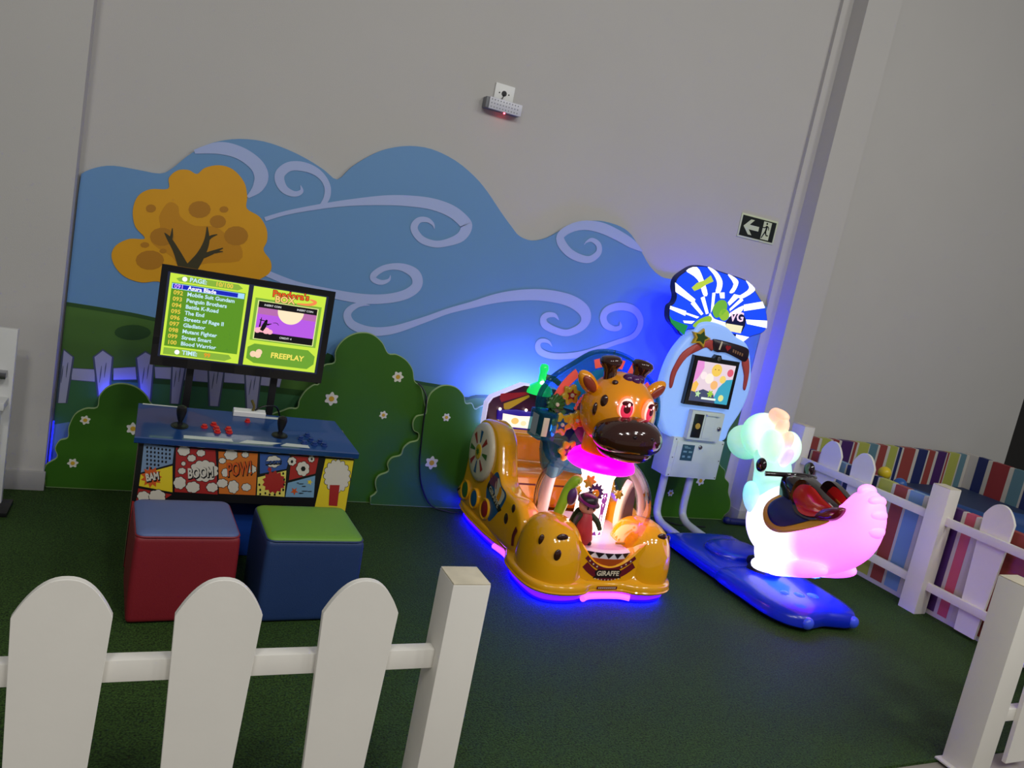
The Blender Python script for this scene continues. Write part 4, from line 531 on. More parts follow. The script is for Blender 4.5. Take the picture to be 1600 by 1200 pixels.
text('lettering', '10/100', fo, SU(0.335), SV(0.935), 0.028, em_num, scr, 0.003, fat=0.0008)
text('lettering', 'TIME:', fo, SU(0.185), SV(0.07), 0.028, em_txt, scr, 0.003, fat=0.0008)
text('lettering', '99', fo, SU(0.29), SV(0.07), 0.028, em('orange', (240, 150, 40)), scr, 0.003, fat=0.0008)
obj('icon_print', flat(BM(), fo, circ((SU(0.10), SV(0.935)), 0.011, 14), 0.003), em_wht, scr, 0)
obj('icon_print', flat(BM(), fo, circ((SU(0.11), SV(0.07)), 0.011, 14), 0.003), em_wht, scr, 0)
text('lettering_shade', "Pandora's", fo, SU(0.755), SV(0.935), 0.044, em('black', (14, 10, 14)), scr, 0.0026, 2, fat=0.003)
text('lettering', "Pandora's", fo, SU(0.755), SV(0.935), 0.044, em('logo', (226, 84, 30), 1.1), scr, 0.003, 2, fat=0.0012)
text('lettering_shade', 'BOX', fo, SU(0.72), SV(0.868), 0.044, em('black', (14, 10, 14)), scr, 0.0032, 2, fat=0.003)
text('lettering', 'BOX', fo, SU(0.72), SV(0.868), 0.044, em('logo2', (250, 200, 120), 1.1), scr, 0.0036, 2, fat=0.0012)
bm = BM(); ribbon(bm, fo, [(SU(0.80), SV(0.85), 0.006), (SU(0.88), SV(0.86), 0.012), (SU(0.92), SV(0.90), 0.014), (SU(0.88), SV(0.925), 0.006)], 0.0034); obj('flame_print', bm, em('flame', (250, 140, 80)), scr, 0)
text('lettering', 'FREEPLAY', fo, SU(0.79), SV(0.17), 0.036, em('freeplay', (240, 222, 96), 1.1), scr, 0.003, fat=0.001)
for a, b in ((0.57, 0.16), (0.60, 0.155), (0.605, 0.19)): obj('coin_print', flat(BM(), fo, circ((SU(a), SV(b)), 0.015, 14), 0.0028), em('coin', (250, 214, 180)), scr, 0)
for (a, b, s) in ((0.65, 0.775, 'INSERT COIN'), (0.86, 0.775, 'INSERT COIN'), (0.76, 0.40, 'CREDIT: 4')): text('lettering', s, fo, SU(a), SV(b), 0.013, em_wht, scr, 0.003)

# ---------------------------------------------------------------- cube stools
def cube_stool(label, x0, x1, y0, y1, h, body, top, rz):
    t = thing('cube_stool', label, 'stool', ((x0+x1)/2, (y0+y1)/2, 0), 'padded cube stools'); R = RZ(rz); c = ((x0+x1)/2, (y0+y1)/2, 0)
    def puff(bm, k):
        for v in bm.verts:
            ax = (v.co.x-c[0])/(x1-x0)*2; ay = (v.co.y-c[1])/(y1-y0)*2
            f = 1+0.02*math.sin(math.pi*max(0, min(1, v.co.z/h)))
            v.co.x = c[0]+(v.co.x-c[0])*f; v.co.y = c[1]+(v.co.y-c[1])*f
        return bm
    bm = BM(); box(bm, x0, x1, y0, y1, 0.004, h-0.012, 0.022, 4, R, c)
    bmesh.ops.subdivide_edges(bm, edges=[e for e in bm.edges if abs(e.verts[0].co.z-e.verts[1].co.z) > 0.1], cuts=4)
    obj('body', puff(bm, 1), body, t, 60)
    pts = [(c[0]+a*(x1-x0)/2*0.99, c[1]+b*(y1-y0)/2*0.99) for a, b in ((-1, -1), (1, -1), (1, 1), (-1, 1))]
    rp = []
    for i in range(4):
        p0 = Vector(pts[i]); pa = Vector(pts[i-1]); pb = Vector(pts[(i+1) % 4])
        for q in range(6):
            tt = q/5; a = p0+(pa-p0).normalized()*0.035*(1-tt)**2; b = p0+(pb-p0).normalized()*0.035*tt**2; w = a+b-p0
            d = w-Vector((c[0], c[1])); d.rotate(Matrix.Rotation(math.radians(rz), 2)); rp.append((c[0]+d.x, c[1]+d.y))
    obj('seat_pad', loft(BM(), planf(h), rp, [(-0.020, 0.004), (-0.014, 0.0), (-0.006, 0.003), (0, 0.014), (0.004, 0.05), (0.006, 0.1), (0.007, 0.18)], shrink), top, t, 60)
    obj('piping', tube(BM(), [(a, b, h-0.014) for a, b in rp+rp[:1]], 0.004, 6, 1, False), body, t)
mk = dict(rough=0.5, noise=0.06, nscale=10, bump=0.25, bscale=400)
cube_stool('red padded cube stool with a slate-blue seat before the arcade table', 0.045, 0.415, 2.975, 3.345, 0.362, mat('vinyl_red', (130, 27, 38), **mk), mat('vinyl_slate', (88, 104, 150), **mk), 3)
cube_stool('blue padded cube stool with a lime-green seat before the arcade table', 0.515, 0.905, 2.965, 3.335, 0.362, mat('vinyl_blue', (34, 58, 104), **mk), mat('vinyl_lime', (108, 156, 50), **mk), 2)

# ---------------------------------------------------------------- picket fences
m_soil = mat('post_top', (206, 196, 172), 0.7, noise=0.25, nscale=18)
def picket_shape(w, h, wb):
    L = [(-wb/2, 0.02), (-w/2, h-0.085)]; Rr = [(w/2, h-0.085), (wb/2, 0.02)]
    top = [(-w/2*math.cos(t), h-0.085+0.085*(1-abs(math.cos(t))**2.3)) for t in [math.pi*i/26 for i in range(1, 26)]]
    return L+top+Rr
def picket(parent, fr, a, w=0.185, h=0.785, wb=0.135, th=0.018):
    pts = [(a+x, z) for x, z in picket_shape(w, h, wb)]
    obj('picket', loft(BM(), fr, pts, [(0, 0.001), (0.001, 0), (th-0.001, 0), (th, 0.001)]), m_white, parent, 30)
def post(parent, x0, x1, y0, y1, h, plate=False):
    p = obj('post', box(BM(), x0, x1, y0, y1, 0.0, h-0.004, 0.003), m_white, parent)
    obj('post_cap', box(BM(), x0+0.001, x1-0.001, y0+0.001, y1-0.001, h-0.004, h, 0.002), m_soil, p)
    if plate: obj('base_plate', box(BM(), x0-0.025, x1+0.012, y0-0.012, y1+0.012, 0.0, 0.008, 0.002), m_white, p)
f1 = thing('picket_fence', 'white picket fence in the left foreground before the cube stools', 'fence', (0.2, 1.72, 0), 'white picket fences round the play area')
post(f1, 0.762, 0.866, 1.69, 1.795, 0.785)
for zz in (0.535, 0.13): obj('rail', box(BM(), -1.0, 0.762, 1.724, 1.758, zz, zz+0.052, 0.002), m_white, f1)
for a in (-0.40, -0.085, 0.222, 0.545): picket(f1, wallf(1.722), a)
f2 = thing('picket_fence', 'white picket fence end at the lower right corner, nearest post', 'fence', (3.3, 1.72, 0), 'white picket fences round the play area')
post(f2, 3.035, 3.15, 1.655, 1.775, 0.79, True)
for zz in (0.535, 0.20): obj('rail', box(BM(), 3.15, 4.32, 1.70, 1.735, zz, zz+0.052, 0.002), m_white, f2)
for a in (3.36, 3.67, 3.98): picket(f2, wallf(1.70), a)
f3 = thing('picket_fence', 'white picket fence along the right beside the striped ball pit', 'fence', (4.38, 3.0, 0), 'white picket fences round the play area')
post(f3, 4.325, 4.425, 2.93, 3.045, 0.79); post(f3, 4.325, 4.425, 4.11, 4.23, 0.84); post(f3, 4.33, 4.43, 1.70, 1.80, 0.79)
for ya, yb in ((3.045, 4.11), (1.80, 2.93)):
    for zz in (0.565, 0.155): obj('rail', box(BM(), 4.365, 4.39, ya, yb, zz, zz+0.05, 0.002), m_white, f3)
for a in (3.885, 3.605, 2.655, 2.345, 2.06): picket(f3, sidef(4.408), a, 0.18, 0.80, 0.125, 0.018)

# ---------------------------------------------------------------- ball pit
VC = {k: mat('pit_'+k, v, 0.5, noise=0.08, nscale=6) for k, v in dict(maroon=(142, 50, 54), navy=(34, 44, 96), lime=(170, 174, 80), rust=(150, 66, 60), sky=(116, 150, 190), cream=(190, 184, 168), plum=(70, 36, 96), teal=(92, 128, 140), pink=(190, 78, 100)).items()}
m_gap = mat('pit_white', (196, 190, 180), 0.5, noise=0.05)
pit = thing('ball_pit', 'ball pit walled with colourful striped vinyl behind the side picket fence', 'ball pit', (5.5, 3.2, 0))
def striped(name, label, axis, pos, a0, a1, h, th, stripes):
    if axis == 'x': bx = (a0, a1, pos, pos+th); fr = wallf(pos)
    else: bx = (pos, pos+th, a0, a1); fr = sidef(pos)
    t = obj(name, box(BM(), bx[0], bx[1], bx[2], bx[3], 0.0, h, 0.006), m_gap, pit)
    for s0, s1, c in stripes:
        bm = BM()
        if axis == 'x': box(bm, s0, s1, pos-0.0015, pos+th+0.0015, 0.006, h+0.0015)
        else: box(bm, pos-0.0015, pos+th+0.0015, s0, s1, 0.03, h+0.0015)
        obj('stripe', bm, VC[c], t)
    return t
striped('panel', 'striped vinyl ball pit front standing right behind the side picket fence', 'y', 4.45, 1.82, 4.27, 0.67, 0.05,
  [(4.12, 4.16, 'plum'), (4.035, 4.10, 'maroon'), (3.96, 4.02, 'navy'), (3.90, 3.945, 'sky'), (3.79, 3.88, 'sky'), (3.70, 3.775, 'navy'), (3.625, 3.685, 'lime'), (3.565, 3.605, 'maroon'), (3.515, 3.548, 'navy'), (3.40, 3.50, 'lime'), (3.285, 3.375, 'rust'), (3.165, 3.265, 'sky'), (3.07, 3.14, 'cream'), (2.90, 3.04, 'plum'), (2.815, 2.875, 'pink'), (2.67, 2.79, 'cream'), (2.42, 2.635, 'rust'), (2.30, 2.40, 'sky'), (2.16, 2.28, 'navy'), (2.04, 2.14, 'lime'), (1.90, 2.02, 'maroon')])
striped('panel', 'striped vinyl ball pit back panel along the grey wall', 'x', 4.40, 4.60, 6.62, 0.705, 0.05,
  [(4.62, 4.81, 'rust'), (4.84, 4.93, 'lime'), (4.96, 5.025, 'maroon'), (5.055, 5.18, 'plum'), (5.195, 5.225, 'rust'), (5.25, 5.365, 'lime'), (5.375, 5.465, 'teal'), (5.49, 5.575, 'rust'), (5.61, 5.70, 'lime'), (5.715, 5.75, 'navy'), (5.775, 5.915, 'rust'), (5.955, 6.07, 'navy'), (6.09, 6.165, 'rust'), (6.20, 6.31, 'plum'), (6.325, 6.345, 'rust'), (6.36, 6.48, 'lime'), (6.50, 6.575, 'teal')])
striped('panel', 'striped vinyl ball pit end panel at the right edge', 'y', 6.62, 1.9, 4.45, 0.715, 0.05,
  [(4.23, 4.32, 'navy'), (4.04, 4.19, 'maroon'), (3.90, 4.00, 'teal'), (3.80, 3.88, 'navy'), (3.66, 3.77, 'lime'), (3.50, 3.63, 'rust'), (3.36, 3.46, 'plum'), (3.2, 3.33, 'teal')])
m_foam = mat('foam_blue', (24, 62, 116), 0.6, noise=0.08)
for i, (pa, pb, r, lab) in enumerate([((4.75, 4.18, 0.51), (5.05, 2.75, 0.52), 0.085, 'long blue padded tube lying just inside the pit front'), ((5.25, 3.2, 0.085), (6.4, 2.9, 0.085), 0.085, 'blue padded tube lying across the pit floor at the right')]):
    if i == 1: pa, pb = (5.30, 3.25, 0.509), (6.45, 2.6, 0.509)
    t = thing('padded_tube', lab, 'foam tube', (pa[0], pa[1], pa[2]-r), 'blue tubes in the ball pit')
    obj('foam', tube(BM(), [pa, tuple((a+b)/2 for a, b in zip(pa, pb)), pb], r, 20, 4), m_foam, t)
    for p, q in ((pa, pb), (pb, pa)):
        d = (Vector(q)-Vector(p)).normalized(); obj('end_cap', lathe(BM(), Vector(p)-d*0.004, [(r*0.9, 0), (r*1.02, 0.006), (r*1.02, 0.03)], 20, d), m_foam, t)
bm = BM(); box(bm, 4.52, 6.6, 2.0, 4.38, 0.0, 0.42, 0.02); t = obj('pit_mat', bm, mat('pit_mat', (28, 50, 90), 0.6, noise=0.1)); tag(t, 'deep blue foam mattress filling the striped ball pit', 'mattress')
def ball(x, y, z, mt, lab):
    t = thing('pit_ball', lab, 'ball', (x, y, z-0.045), 'plastic balls in the pit')
    obj('shell', sell(BM(), (x, y, z), (0.045, 0.045, 0.045), nu=24, nv=14), mt, t)
    obj('seam', lathe(BM(), (x, y, z), [(0.0452, -0.001), (0.0456, 0), (0.0452, 0.001)], 24, (0.3, 0.2, 1), cap=False), mt, t)
ball(4.78, 3.74, 0.645, mat('ball_yellow', (214, 186, 34), 0.35), 'yellow plastic ball resting by the blue pit tube')
ball(4.70, 3.54, 0.625, mat('ball_blue', (40, 84, 150), 0.35), 'blue plastic ball beside the yellow one in the pit')
# ---------------------------------------------------------------- giraffe ride
m_yel = mat('ride_yellow', (250, 176, 16), 0.12, coat=0.8, noise=0.03, nscale=5)
m_org = mat('ride_orange', (255, 160, 18), 0.15, coat=0.8)
m_brn = mat('ride_brown', (58, 24, 14), 0.12, coat=0.8)
m_mar = mat('ride_maroon', (110, 26, 40), 0.3); m_dk = mat('ride_dark', (36, 22, 26), 0.35)
m_pur = mat('ride_purple', (78, 28, 90), 0.2, coat=0.5); m_cream = mat('ride_cream', (226, 214, 186), 0.35)
m_rblue = mat('ride_blue', (28, 90, 140), 0.35); m_rred = mat('ride_red', (166, 34, 44), 0.35); m_rgrn = mat('ride_green', (60, 110, 50), 0.35); m_gold = mat('ride_gold', (214, 176, 40), 0.3, coat=0.4)
gr = thing('giraffe_ride', 'glossy yellow giraffe ride with lit glass dome and brown muzzle', 'kiddie ride', (2.23, 3.7, 0))
plan = [(1.95, 3.06), (2.07, 3.065), (2.15, 3.10), (2.31, 3.10), (2.39, 3.065), (2.51, 3.06), (2.61, 3.10), (2.66, 3.2), (2.66, 3.4), (2.61, 3.52), (2.585, 3.60), (2.61, 3.72), (2.625, 3.9), (2.62, 4.18), (2.55, 4.31), (2.23, 4.34), (1.91, 4.31), (1.84, 4.18), (1.835, 3.9), (1.85, 3.72), (1.875, 3.60), (1.85, 3.52), (1.80, 3.4), (1.80, 3.2), (1.85, 3.10)]
plan = crom(plan, 4)
m_uled = mat('underglow', (170, 60, 255), 0.4, emit=4.0, emit_rgb=(66, 8, 255))
m_uled2 = mat('underglow_pink', (255, 120, 240), 0.4, emit=1.1, emit_rgb=(226, 104, 255))
m_uledb = mat('underglow_blue', (30, 30, 255), 0.4, emit=50.0, emit_rgb=(0, 0, 255))
ub = obj('underglow_skirt', loft(BM(), planf(0), plan, [(0.0135, 0.05), (0.03, 0.028), (0.062, 0.02)]), m_uled, gr, 60)
for pth in ([(2.09, 3.083, 0.036), (2.15, 3.11, 0.036), (2.31, 3.11, 0.036), (2.37, 3.085, 0.036)], [(1.872, 3.50, 0.034), (1.892, 3.6, 0.034), (1.872, 3.72, 0.034)]):
    obj('lamp_strip', tube(BM(), pth, 0.016, 8), m_uled2, ub)
obj('added_floor_glow', loft(BM(), planf(0), plan, [(0.004, 0.05), (0.007, 0.036), (0.013, 0.036)]), m_uledb, ub)  # added ring under the skirt, boosts its blue light on the turf
body = obj('body', loft(BM(), planf(0), plan, [(0.055, 0.02), (0.06, 0.004), (0.068, 0), (0.098, 0.0), (0.108, 0.006), (0.114, 0.03), (0.13, 0.05), (0.155, 0.056), (0.17, 0.066), (0.178, 0.09)]), m_yel, gr, 50)
obj('rim', tube(BM(), [(a, b, 0.072) for a, b in inset(plan, 0.002)]+[(*inset(plan, 0.002)[0], 0.072)], 0.006, 6, 1, False), m_yel, body)
for sx in (-1, 1):
    cx = 2.23+sx*0.268
    fd = obj('fender', sell(BM(), (cx, 3.275, 0.11), (0.152, 0.195, 0.282), 0.72, 0.85, 32, 20, vmin=-0.05), m_yel, gr, 60)
    spots = [(-0.115, 3.13, 0.30, 0.016, 0.028), (-0.03, 3.085, 0.335, 0.032, 0.018), (-0.055, 3.078, 0.255, 0.020, 0.030)] if sx < 0 else [(0.12, 3.15, 0.31, 0.016, 0.026), (0.03, 3.09, 0.35, 0.03, 0.018)]
    for dx, yy, zz, rx, rz in spots:
        # sit the spot on the fender skin
        px_, pz_ = dx, zz-0.11
        k = (abs(px_/0.152)**(2/0.85)); zt = abs(pz_/0.282)**(2/0.72)
        c1 = max(0.02, 1-zt)**(0.72/0.85); yv = 0.195*max(0.0, c1-k)**(0.85/2)
        obj('spot', sell(BM(), (cx+dx, 3.275-yv, zz), (rx, 0.010, rz), 1, 1, 16, 10), m_brn, fd)
apron = [(2.03, 0.09), (2.03, 0.32), (2.06, 0.30), (2.10, 0.255), (2.15, 0.212), (2.19, 0.196), (2.23, 0.19), (2.27, 0.196), (2.31, 0.212), (2.36, 0.255), (2.40, 0.30), (2.43, 0.32), (2.43, 0.09)]
ap = obj('apron', loft(BM(), wallf(3.12), apron, [(-0.10, 0), (-0.008, 0), (0.0, 0.008)]), m_yel, gr)
FA = wallf(3.1195)
arcb = lambda off, wd: [(2.085+0.29*i/12, 0.148+off+0.068*((i-6)/6)**2, wd) for i in range(13)]
obj('sticker_band', ribbon(BM(), FA, arcb(0.026, 0.020), 0.0006), m_mar, ap, 0); obj('sticker_band', ribbon(BM(), FA, arcb(-0.014, 0.036), 0.0006), m_mar, ap, 0)
bm = BM()
for i in (1, 2, 3, 9, 10, 11): a, b, _ = arcb(0.026, 0)[i]; flat(bm, FA, star((a, b), 0.007, 0.003, 5), 0.001)
obj('sticker_star', bm, m_cream, ap, 0)
obj('name_plate', flat(BM(), FA, [(2.145, 0.130), (2.16, 0.144), (2.15, 0.164), (2.165, 0.176), (2.295, 0.176), (2.31, 0.164), (2.30, 0.144), (2.315, 0.130)], 0.0012), m_dk, ap, 0)
text('lettering', 'GIRAFFE', FA, 2.23, 0.154, 0.036, m_cream, ap, 0.002, fat=0.001)
FR = wallf(3.0985)
obj('badge', flat(BM(), FR, [(2.17, 0.078), (2.29, 0.078), (2.29, 0.095), (2.17, 0.095)], 0.0008), m_mar, ap, 0)
bm = BM()
for i in range(9): flat(bm, FR, [(2.178+i*0.0118, 0.083), (2.186+i*0.0118, 0.083), (2.186+i*0.0118, 0.090), (2.178+i*0.0118, 0.090)], 0.0012)
obj('badge_print', bm, m_cream, ap, 0)
bm = BM()
for i in range(8): flat(bm, FA, star((2.16+i*0.02, 0.120+0.0006*(i-3.5)**2), 0.005, 0.0025, 5), 0.0012)
obj('sticker_star', bm, m_cream, ap, 0)
# side walls with wheel
side = crom([(3.40, 0.10), (3.40, 0.26), (3.45, 0.335), (3.54, 0.37), (3.65, 0.375), (3.75, 0.405), (3.805, 0.50), (3.86, 0.60), (3.95, 0.66), (4.06, 0.672), (4.17, 0.635), (4.24, 0.54), (4.265, 0.42), (4.275, 0.25), (4.29, 0.10)], 4)
for sx in (-1, 1):
    fr = Frame((2.23+sx*0.385, 0, 0), (0, 1, 0), (0, 0, 1), (sx, 0, 0))
    w = obj('side_wall', loft(BM(), fr, side, [(-0.125, 0.03), (-0.115, 0.008), (-0.10, 0), (-0.03, 0), (-0.012, 0.008), (-0.003, 0.022), (0, 0.045)]), m_yel, gr, 50)
    wc = (4.045, 0.475)
    wh = obj('wheel_disc', loft(BM(), fr, circ(wc, 0.168, 40, 0.172), [(-0.01, 0), (0.012, 0.0), (0.02, 0.006), (0.026, 0.03), (0.028, 0.08)]), m_cream, w, 50)
    bm_c = [m_rgrn, m_rred, m_rblue, m_rred, m_rgrn, m_rred, m_rblue, m_rred]
    for i in range(8):
        an = math.pi*i/4; ca, sa = math.cos(an), math.sin(an)
        pr = lambda r, tt: (wc[0]+r*ca-tt*sa, wc[1]+r*sa+tt*ca)
        obj('ray_print', flat(BM(), fr, [pr(0.055, -0.006), pr(0.125, -0.017), pr(0.125, 0.017), pr(0.055, 0.006)], 0.0292), bm_c[i], wh, 0)
    obj('hub', loft(BM(), fr, circ(wc, 0.038, 24, 0.044), [(0.027, 0), (0.032, 0), (0.034, 0.006)]), m_gold, wh)
    obj('hub_print', flat(BM(), fr, star(wc, 0.026, 0.014, 8), 0.0346), m_rgrn, wh, 0)
    stk = obj('graphic', flat(BM(), fr, crom([(3.64, 0.36), (3.72, 0.385), (3.78, 0.43), (3.82, 0.425), (3.88, 0.36), (3.90, 0.30), (3.86, 0.22), (3.80, 0.15), (3.74, 0.19), (3.66, 0.29)], 4), 0.0006), m_rblue, w, 0)
    obj('graphic_print', flat(BM(), fr, crom([(3.66, 0.355), (3.72, 0.375), (3.77, 0.41), (3.80, 0.36), (3.76, 0.29), (3.70, 0.28), (3.67, 0.32)], 3), 0.001), m_cream, stk, 0)
    bm = BM()
    for i in range(5): a = 3.775+0.02*i; flat(bm, fr, [(a, 0.345), (a+0.006+i*0.004, 0.41), (a+0.018+i*0.004, 0.405), (a+0.009, 0.34)], 0.0012)
    obj('graphic_print', bm, m_rred, stk, 0)
    obj('giraffe_print', flat(BM(), fr, crom([(3.70, 0.35), (3.715, 0.375), (3.735, 0.37), (3.74, 0.335), (3.755, 0.30), (3.72, 0.29), (3.705, 0.32)], 3), 0.0014), m_org, stk, 0)
    obj('name_plate', flat(BM(), fr, [(3.66, 0.265), (3.695, 0.24), (3.90, 0.315), (3.885, 0.35)], 0.0016), m_dk, stk, 0)
    ft = Frame(fr.o, (0, -1, 0), (0, 0, 1), fr.n) if sx < 0 else fr
    text('lettering', 'GIRAFFE', ft, -3.785 if sx < 0 else 3.785, 0.295, 0.045, m_cream, stk, 0.0022, -20 if sx < 0 else 20, fat=0.001)
    for yy, mc in ((4.18, m_rgrn), (4.03, m_rblue), (3.86, m_rred)):
        pf = Frame((2.23+sx*0.392, 0, 0), (0, 1, 0), (0, 0, 1), (sx, 0, 0))
        ph = obj('porthole', loft(BM(), pf, circ((yy, 0.195), 0.062, 24, 0.062), [(-0.04, 0), (0.0, 0), (0.006, 0.006), (0.0, 0.014)]), m_yel, w)
        obj('porthole_lens', loft(BM(), pf, circ((yy, 0.195), 0.044, 24, 0.046), [(-0.002, 0), (0.003, 0), (0.006, 0.012)]), mc, ph)
    for yy, zz, r in ((3.53, 0.325, 0.02), (3.59, 0.245, 0.026)):
        obj('spot', sell(BM(), (2.23+sx*0.384, yy, zz), (0.006, r, r*1.15), 1, 1, 16, 10), m_brn, w)
    obj('gusset_band', ribbon(BM(), Frame((2.23+sx*0.389, 0, 0), (0, 1, 0), (0, 0, 1), (sx, 0, 0)), [(3.44, 0.25, 0.03), (3.46, 0.20, 0.03), (3.45, 0.15, 0.03)], 0.0006), m_mar, w, 0)
# bench, lip, backboard
seat = obj('seat', loft(BM(), sidef(1.99), crom([(3.90, 0.21), (3.90, 0.36), (3.92, 0.395), (3.97, 0.405), (4.12, 0.40), (4.15, 0.44), (4.17, 0.56), (4.21, 0.575), (4.25, 0.55), (4.26, 0.21)], 4), [(0, 0.01), (-0.01, 0), (-0.47, 0), (-0.48, 0.01)]), m_org, gr)
obj('seat_trim', box(BM(), 2.0, 2.46, 3.894, 3.902, 0.335, 0.35), m_mar, seat)
bm = BM()
for i in range(9): flat(bm, wallf(3.893), star((2.03+i*0.05, 0.318), 0.014, 0.009, 3, -math.pi/2), 0.001)
obj('bunting_print', bm, m_mar, seat, 0)
bb_o = [(1.915, 0.46), (1.905, 0.72), (1.93, 0.765), (2.12, 0.865), (2.34, 0.865), (2.53, 0.765), (2.555, 0.72), (2.545, 0.46)]
fb = wallf(4.25)
m_ebl = mat('edge_light', (230, 224, 255), 0.4, emit=0.5, emit_rgb=(226, 216, 255))
bbd = obj('backboard', loft(BM(), fb, bb_o, [(-0.06, 0), (0, 0)]), m_ebl, gr)
obj('backboard_face', loft(BM(), fb, inset(bb_o, 0.008), [(-0.004, 0), (0.003, 0)]), mat('ride_plum', (64, 22, 52), 0.3), bbd)
for i in range(9):
    an = math.radians(200+17.5*i); c0 = (2.23, 0.835); ca, sa = math.cos(an), math.sin(an)*0.8
    pr = lambda r, tt: (c0[0]+r*ca-tt*sa, c0[1]+r*sa+tt*ca)
    if c0[1]+0.25*sa < 0.70 and abs(ca) < 0.6: continue
    obj('ray_print', flat(BM(), fb, [pr(0.075, -0.008), pr(0.26, -0.030), pr(0.27, 0.0), pr(0.26, 0.026), pr(0.075, 0.008)], 0.0038), m_gold if i % 2 else m_rred, bbd, 0)
obj('back_lamp', loft(BM(), fb, [(1.95, 0.56), (1.95, 0.74), (2.14, 0.83), (2.32, 0.83), (2.51, 0.74), (2.51, 0.56)], [(-0.072, 0), (-0.0605, 0)]), mat('back_lamp', (110, 130, 255), 0.4, emit=30, emit_rgb=(104, 114, 255)), bbd)
sf = obj('screen_frame', loft(BM(), fb, [(1.99, 0.575), (1.975, 0.69), (2.10, 0.705), (2.23, 0.70), (2.36, 0.705), (2.485, 0.69), (2.47, 0.575)], [(0.003, 0), (0.014, 0), (0.018, 0.006)]), mat('ride_indigo', (40, 24, 110), 0.3, emit=0.25, emit_rgb=(70, 40, 220)), bbd)
obj('screen', flat(BM(), fb, [(2.02, 0.595), (2.01, 0.675), (2.12, 0.668), (2.23, 0.676), (2.34, 0.668), (2.45, 0.675), (2.44, 0.595)], 0.019), em('ridescreen', (255, 236, 214), 1.3), sf, 0)
obj('screen_print', flat(BM(), fb, circ((2.10, 0.635), 0.026, 16, 0.02), 0.0194), em('ridescreen2', (255, 196, 110), 1.1), sf, 0)
obj('screen_print', flat(BM(), fb, circ((2.16, 0.625), 0.02, 16, 0.016), 0.0196), em('ridescreen3', (255, 220, 170), 1.2), sf, 0)
obj('bulb', sell(sell(BM(), (1.985, 4.23, 0.70), (0.009, 0.009, 0.009), nu=10, nv=6), (2.16, 4.23, 0.71), (0.009, 0.009, 0.009), nu=10, nv=6), em('bulb', (255, 240, 220), 3), sf)
m_grl = mat('green_lamp', (20, 200, 90), 0.2, emit=0.9, emit_rgb=(20, 210, 90), coat=0.5)
gl = obj('lamp_dome', lathe(BM(), (2.23, 4.24, 0.835), [(0.085, -0.015), (0.085, 0.0), (0.07, 0.03), (0.04, 0.05), (0.024, 0.06), (0.024, 0.12), (0.030, 0.145), (0.022, 0.17), (0, 0.176)], 24), m_grl, gr, 60)
obj('lamp_arm', tube(BM(), [(2.24, 4.24, 0.93), (2.30, 4.235, 0.925), (2.35, 4.235, 0.90)], 0.018, 10), m_rgrn, gl)
obj('lamp_filament', sell(BM(), (2.222, 4.21, 0.895), (0.016, 0.008, 0.012), nu=12, nv=8), em('filament', (220, 255, 236), 6), gl)
# dome with lit column
DX, DY = 2.25, 3.43
tt_ = obj('turntable', lathe(BM(), (DX, DY, 0.225), [(0.30, 0), (0.30, 0.03), (0.285, 0.034), (0, 0.036)], 48), mat('turntable_white', (232, 226, 236), 0.3), gr)
bm = BM()
for i in range(36):
    a0, a1 = 2*math.pi*i/36, 2*math.pi*(i+1)/36; am = (a0+a1)/2; r = 0.3015
    bm.faces.new([bm.verts.new((DX+r*math.cos(q), DY+r*math.sin(q), zz)) for q, zz in ((a0, 0.256), (a1, 0.256), (am, 0.228))])
obj('zigzag_print', bm, m_dk, tt_, 0)
obj('drum', lathe(BM(), (DX, DY, 0.165), [(0.305, 0), (0.303, 0.061), (0.295, 0.061)], 48), mat('ride_rust', (176, 76, 24), 0.3), tt_)
m_col = mat('lit_column', (255, 236, 225), 0.4, emit=4.0, emit_rgb=(255, 222, 214))
cl = obj('lit_column', lathe(BM(), (DX, DY, 0.262), [(0.085, 0), (0.085, 0.30), (0.11, 0.36), (0.135, 0.40)], 32), m_col, gr)
# little printed figures on the column
for an, zc, mc, s in ((-78, 0.41, mat('print_lilac', (176, 90, 200), 0.4), 1.0),):
    bm = BM()
    def cyl(th, z): t_ = math.radians(an)+th; return Vector((DX+0.0865*math.cos(t_), DY+0.0865*math.sin(t_), z))
    def cpoly(pts): bm.faces.new([bm.verts.new(cyl(a/0.0865, zc+b)) for a, b in pts])
    cpoly(circ((0, 0.05), 0.02, 12)); cpoly([(-0.018, 0.032), (0.018, 0.032), (0.012, -0.03), (-0.012, -0.03)]); cpoly([(-0.012, -0.03), (-0.002, -0.03), (-0.006, -0.07), (-0.014, -0.07)]); cpoly([(0.002, -0.03), (0.012, -0.03), (0.014, -0.07), (0.006, -0.07)]); cpoly([(-0.02, 0.066), (0.02, 0.066), (0.014, 0.09), (-0.014, 0.09)])
    obj('figure_print', bm, mc, cl, 0)
bm = BM()
for i in range(14):
    a = 2*math.pi*i/14
    bm.faces.new([bm.verts.new((DX+0.0866*math.cos(q), DY+0.0866*math.sin(q), zz)) for q, zz in ((a, 0.263), (a+0.40, 0.263), (a+0.2, 0.292))])
obj('zigzag_print', bm, mat('print_violet', (150, 60, 190), 0.4), cl, 0)
mt = bpy.data.materials.new('clear_dome'); mt.use_nodes = True; nt = mt.node_tree
for n in list(nt.nodes): nt.nodes.remove(n)
ou = nt.nodes.new('ShaderNodeOutputMaterial'); tr = nt.nodes.new('ShaderNodeBsdfTransparent'); gs = nt.nodes.new('ShaderNodeBsdfGlossy'); mxs = nt.nodes.new('ShaderNodeMixShader'); lw = nt.nodes.new('ShaderNodeLayerWeight')
gs.inputs['Roughness'].default_value = 0.03; lw.inputs['Blend'].default_value = 0.22; tr.inputs['Color'].default_value = (0.97, 0.97, 0.98, 1)
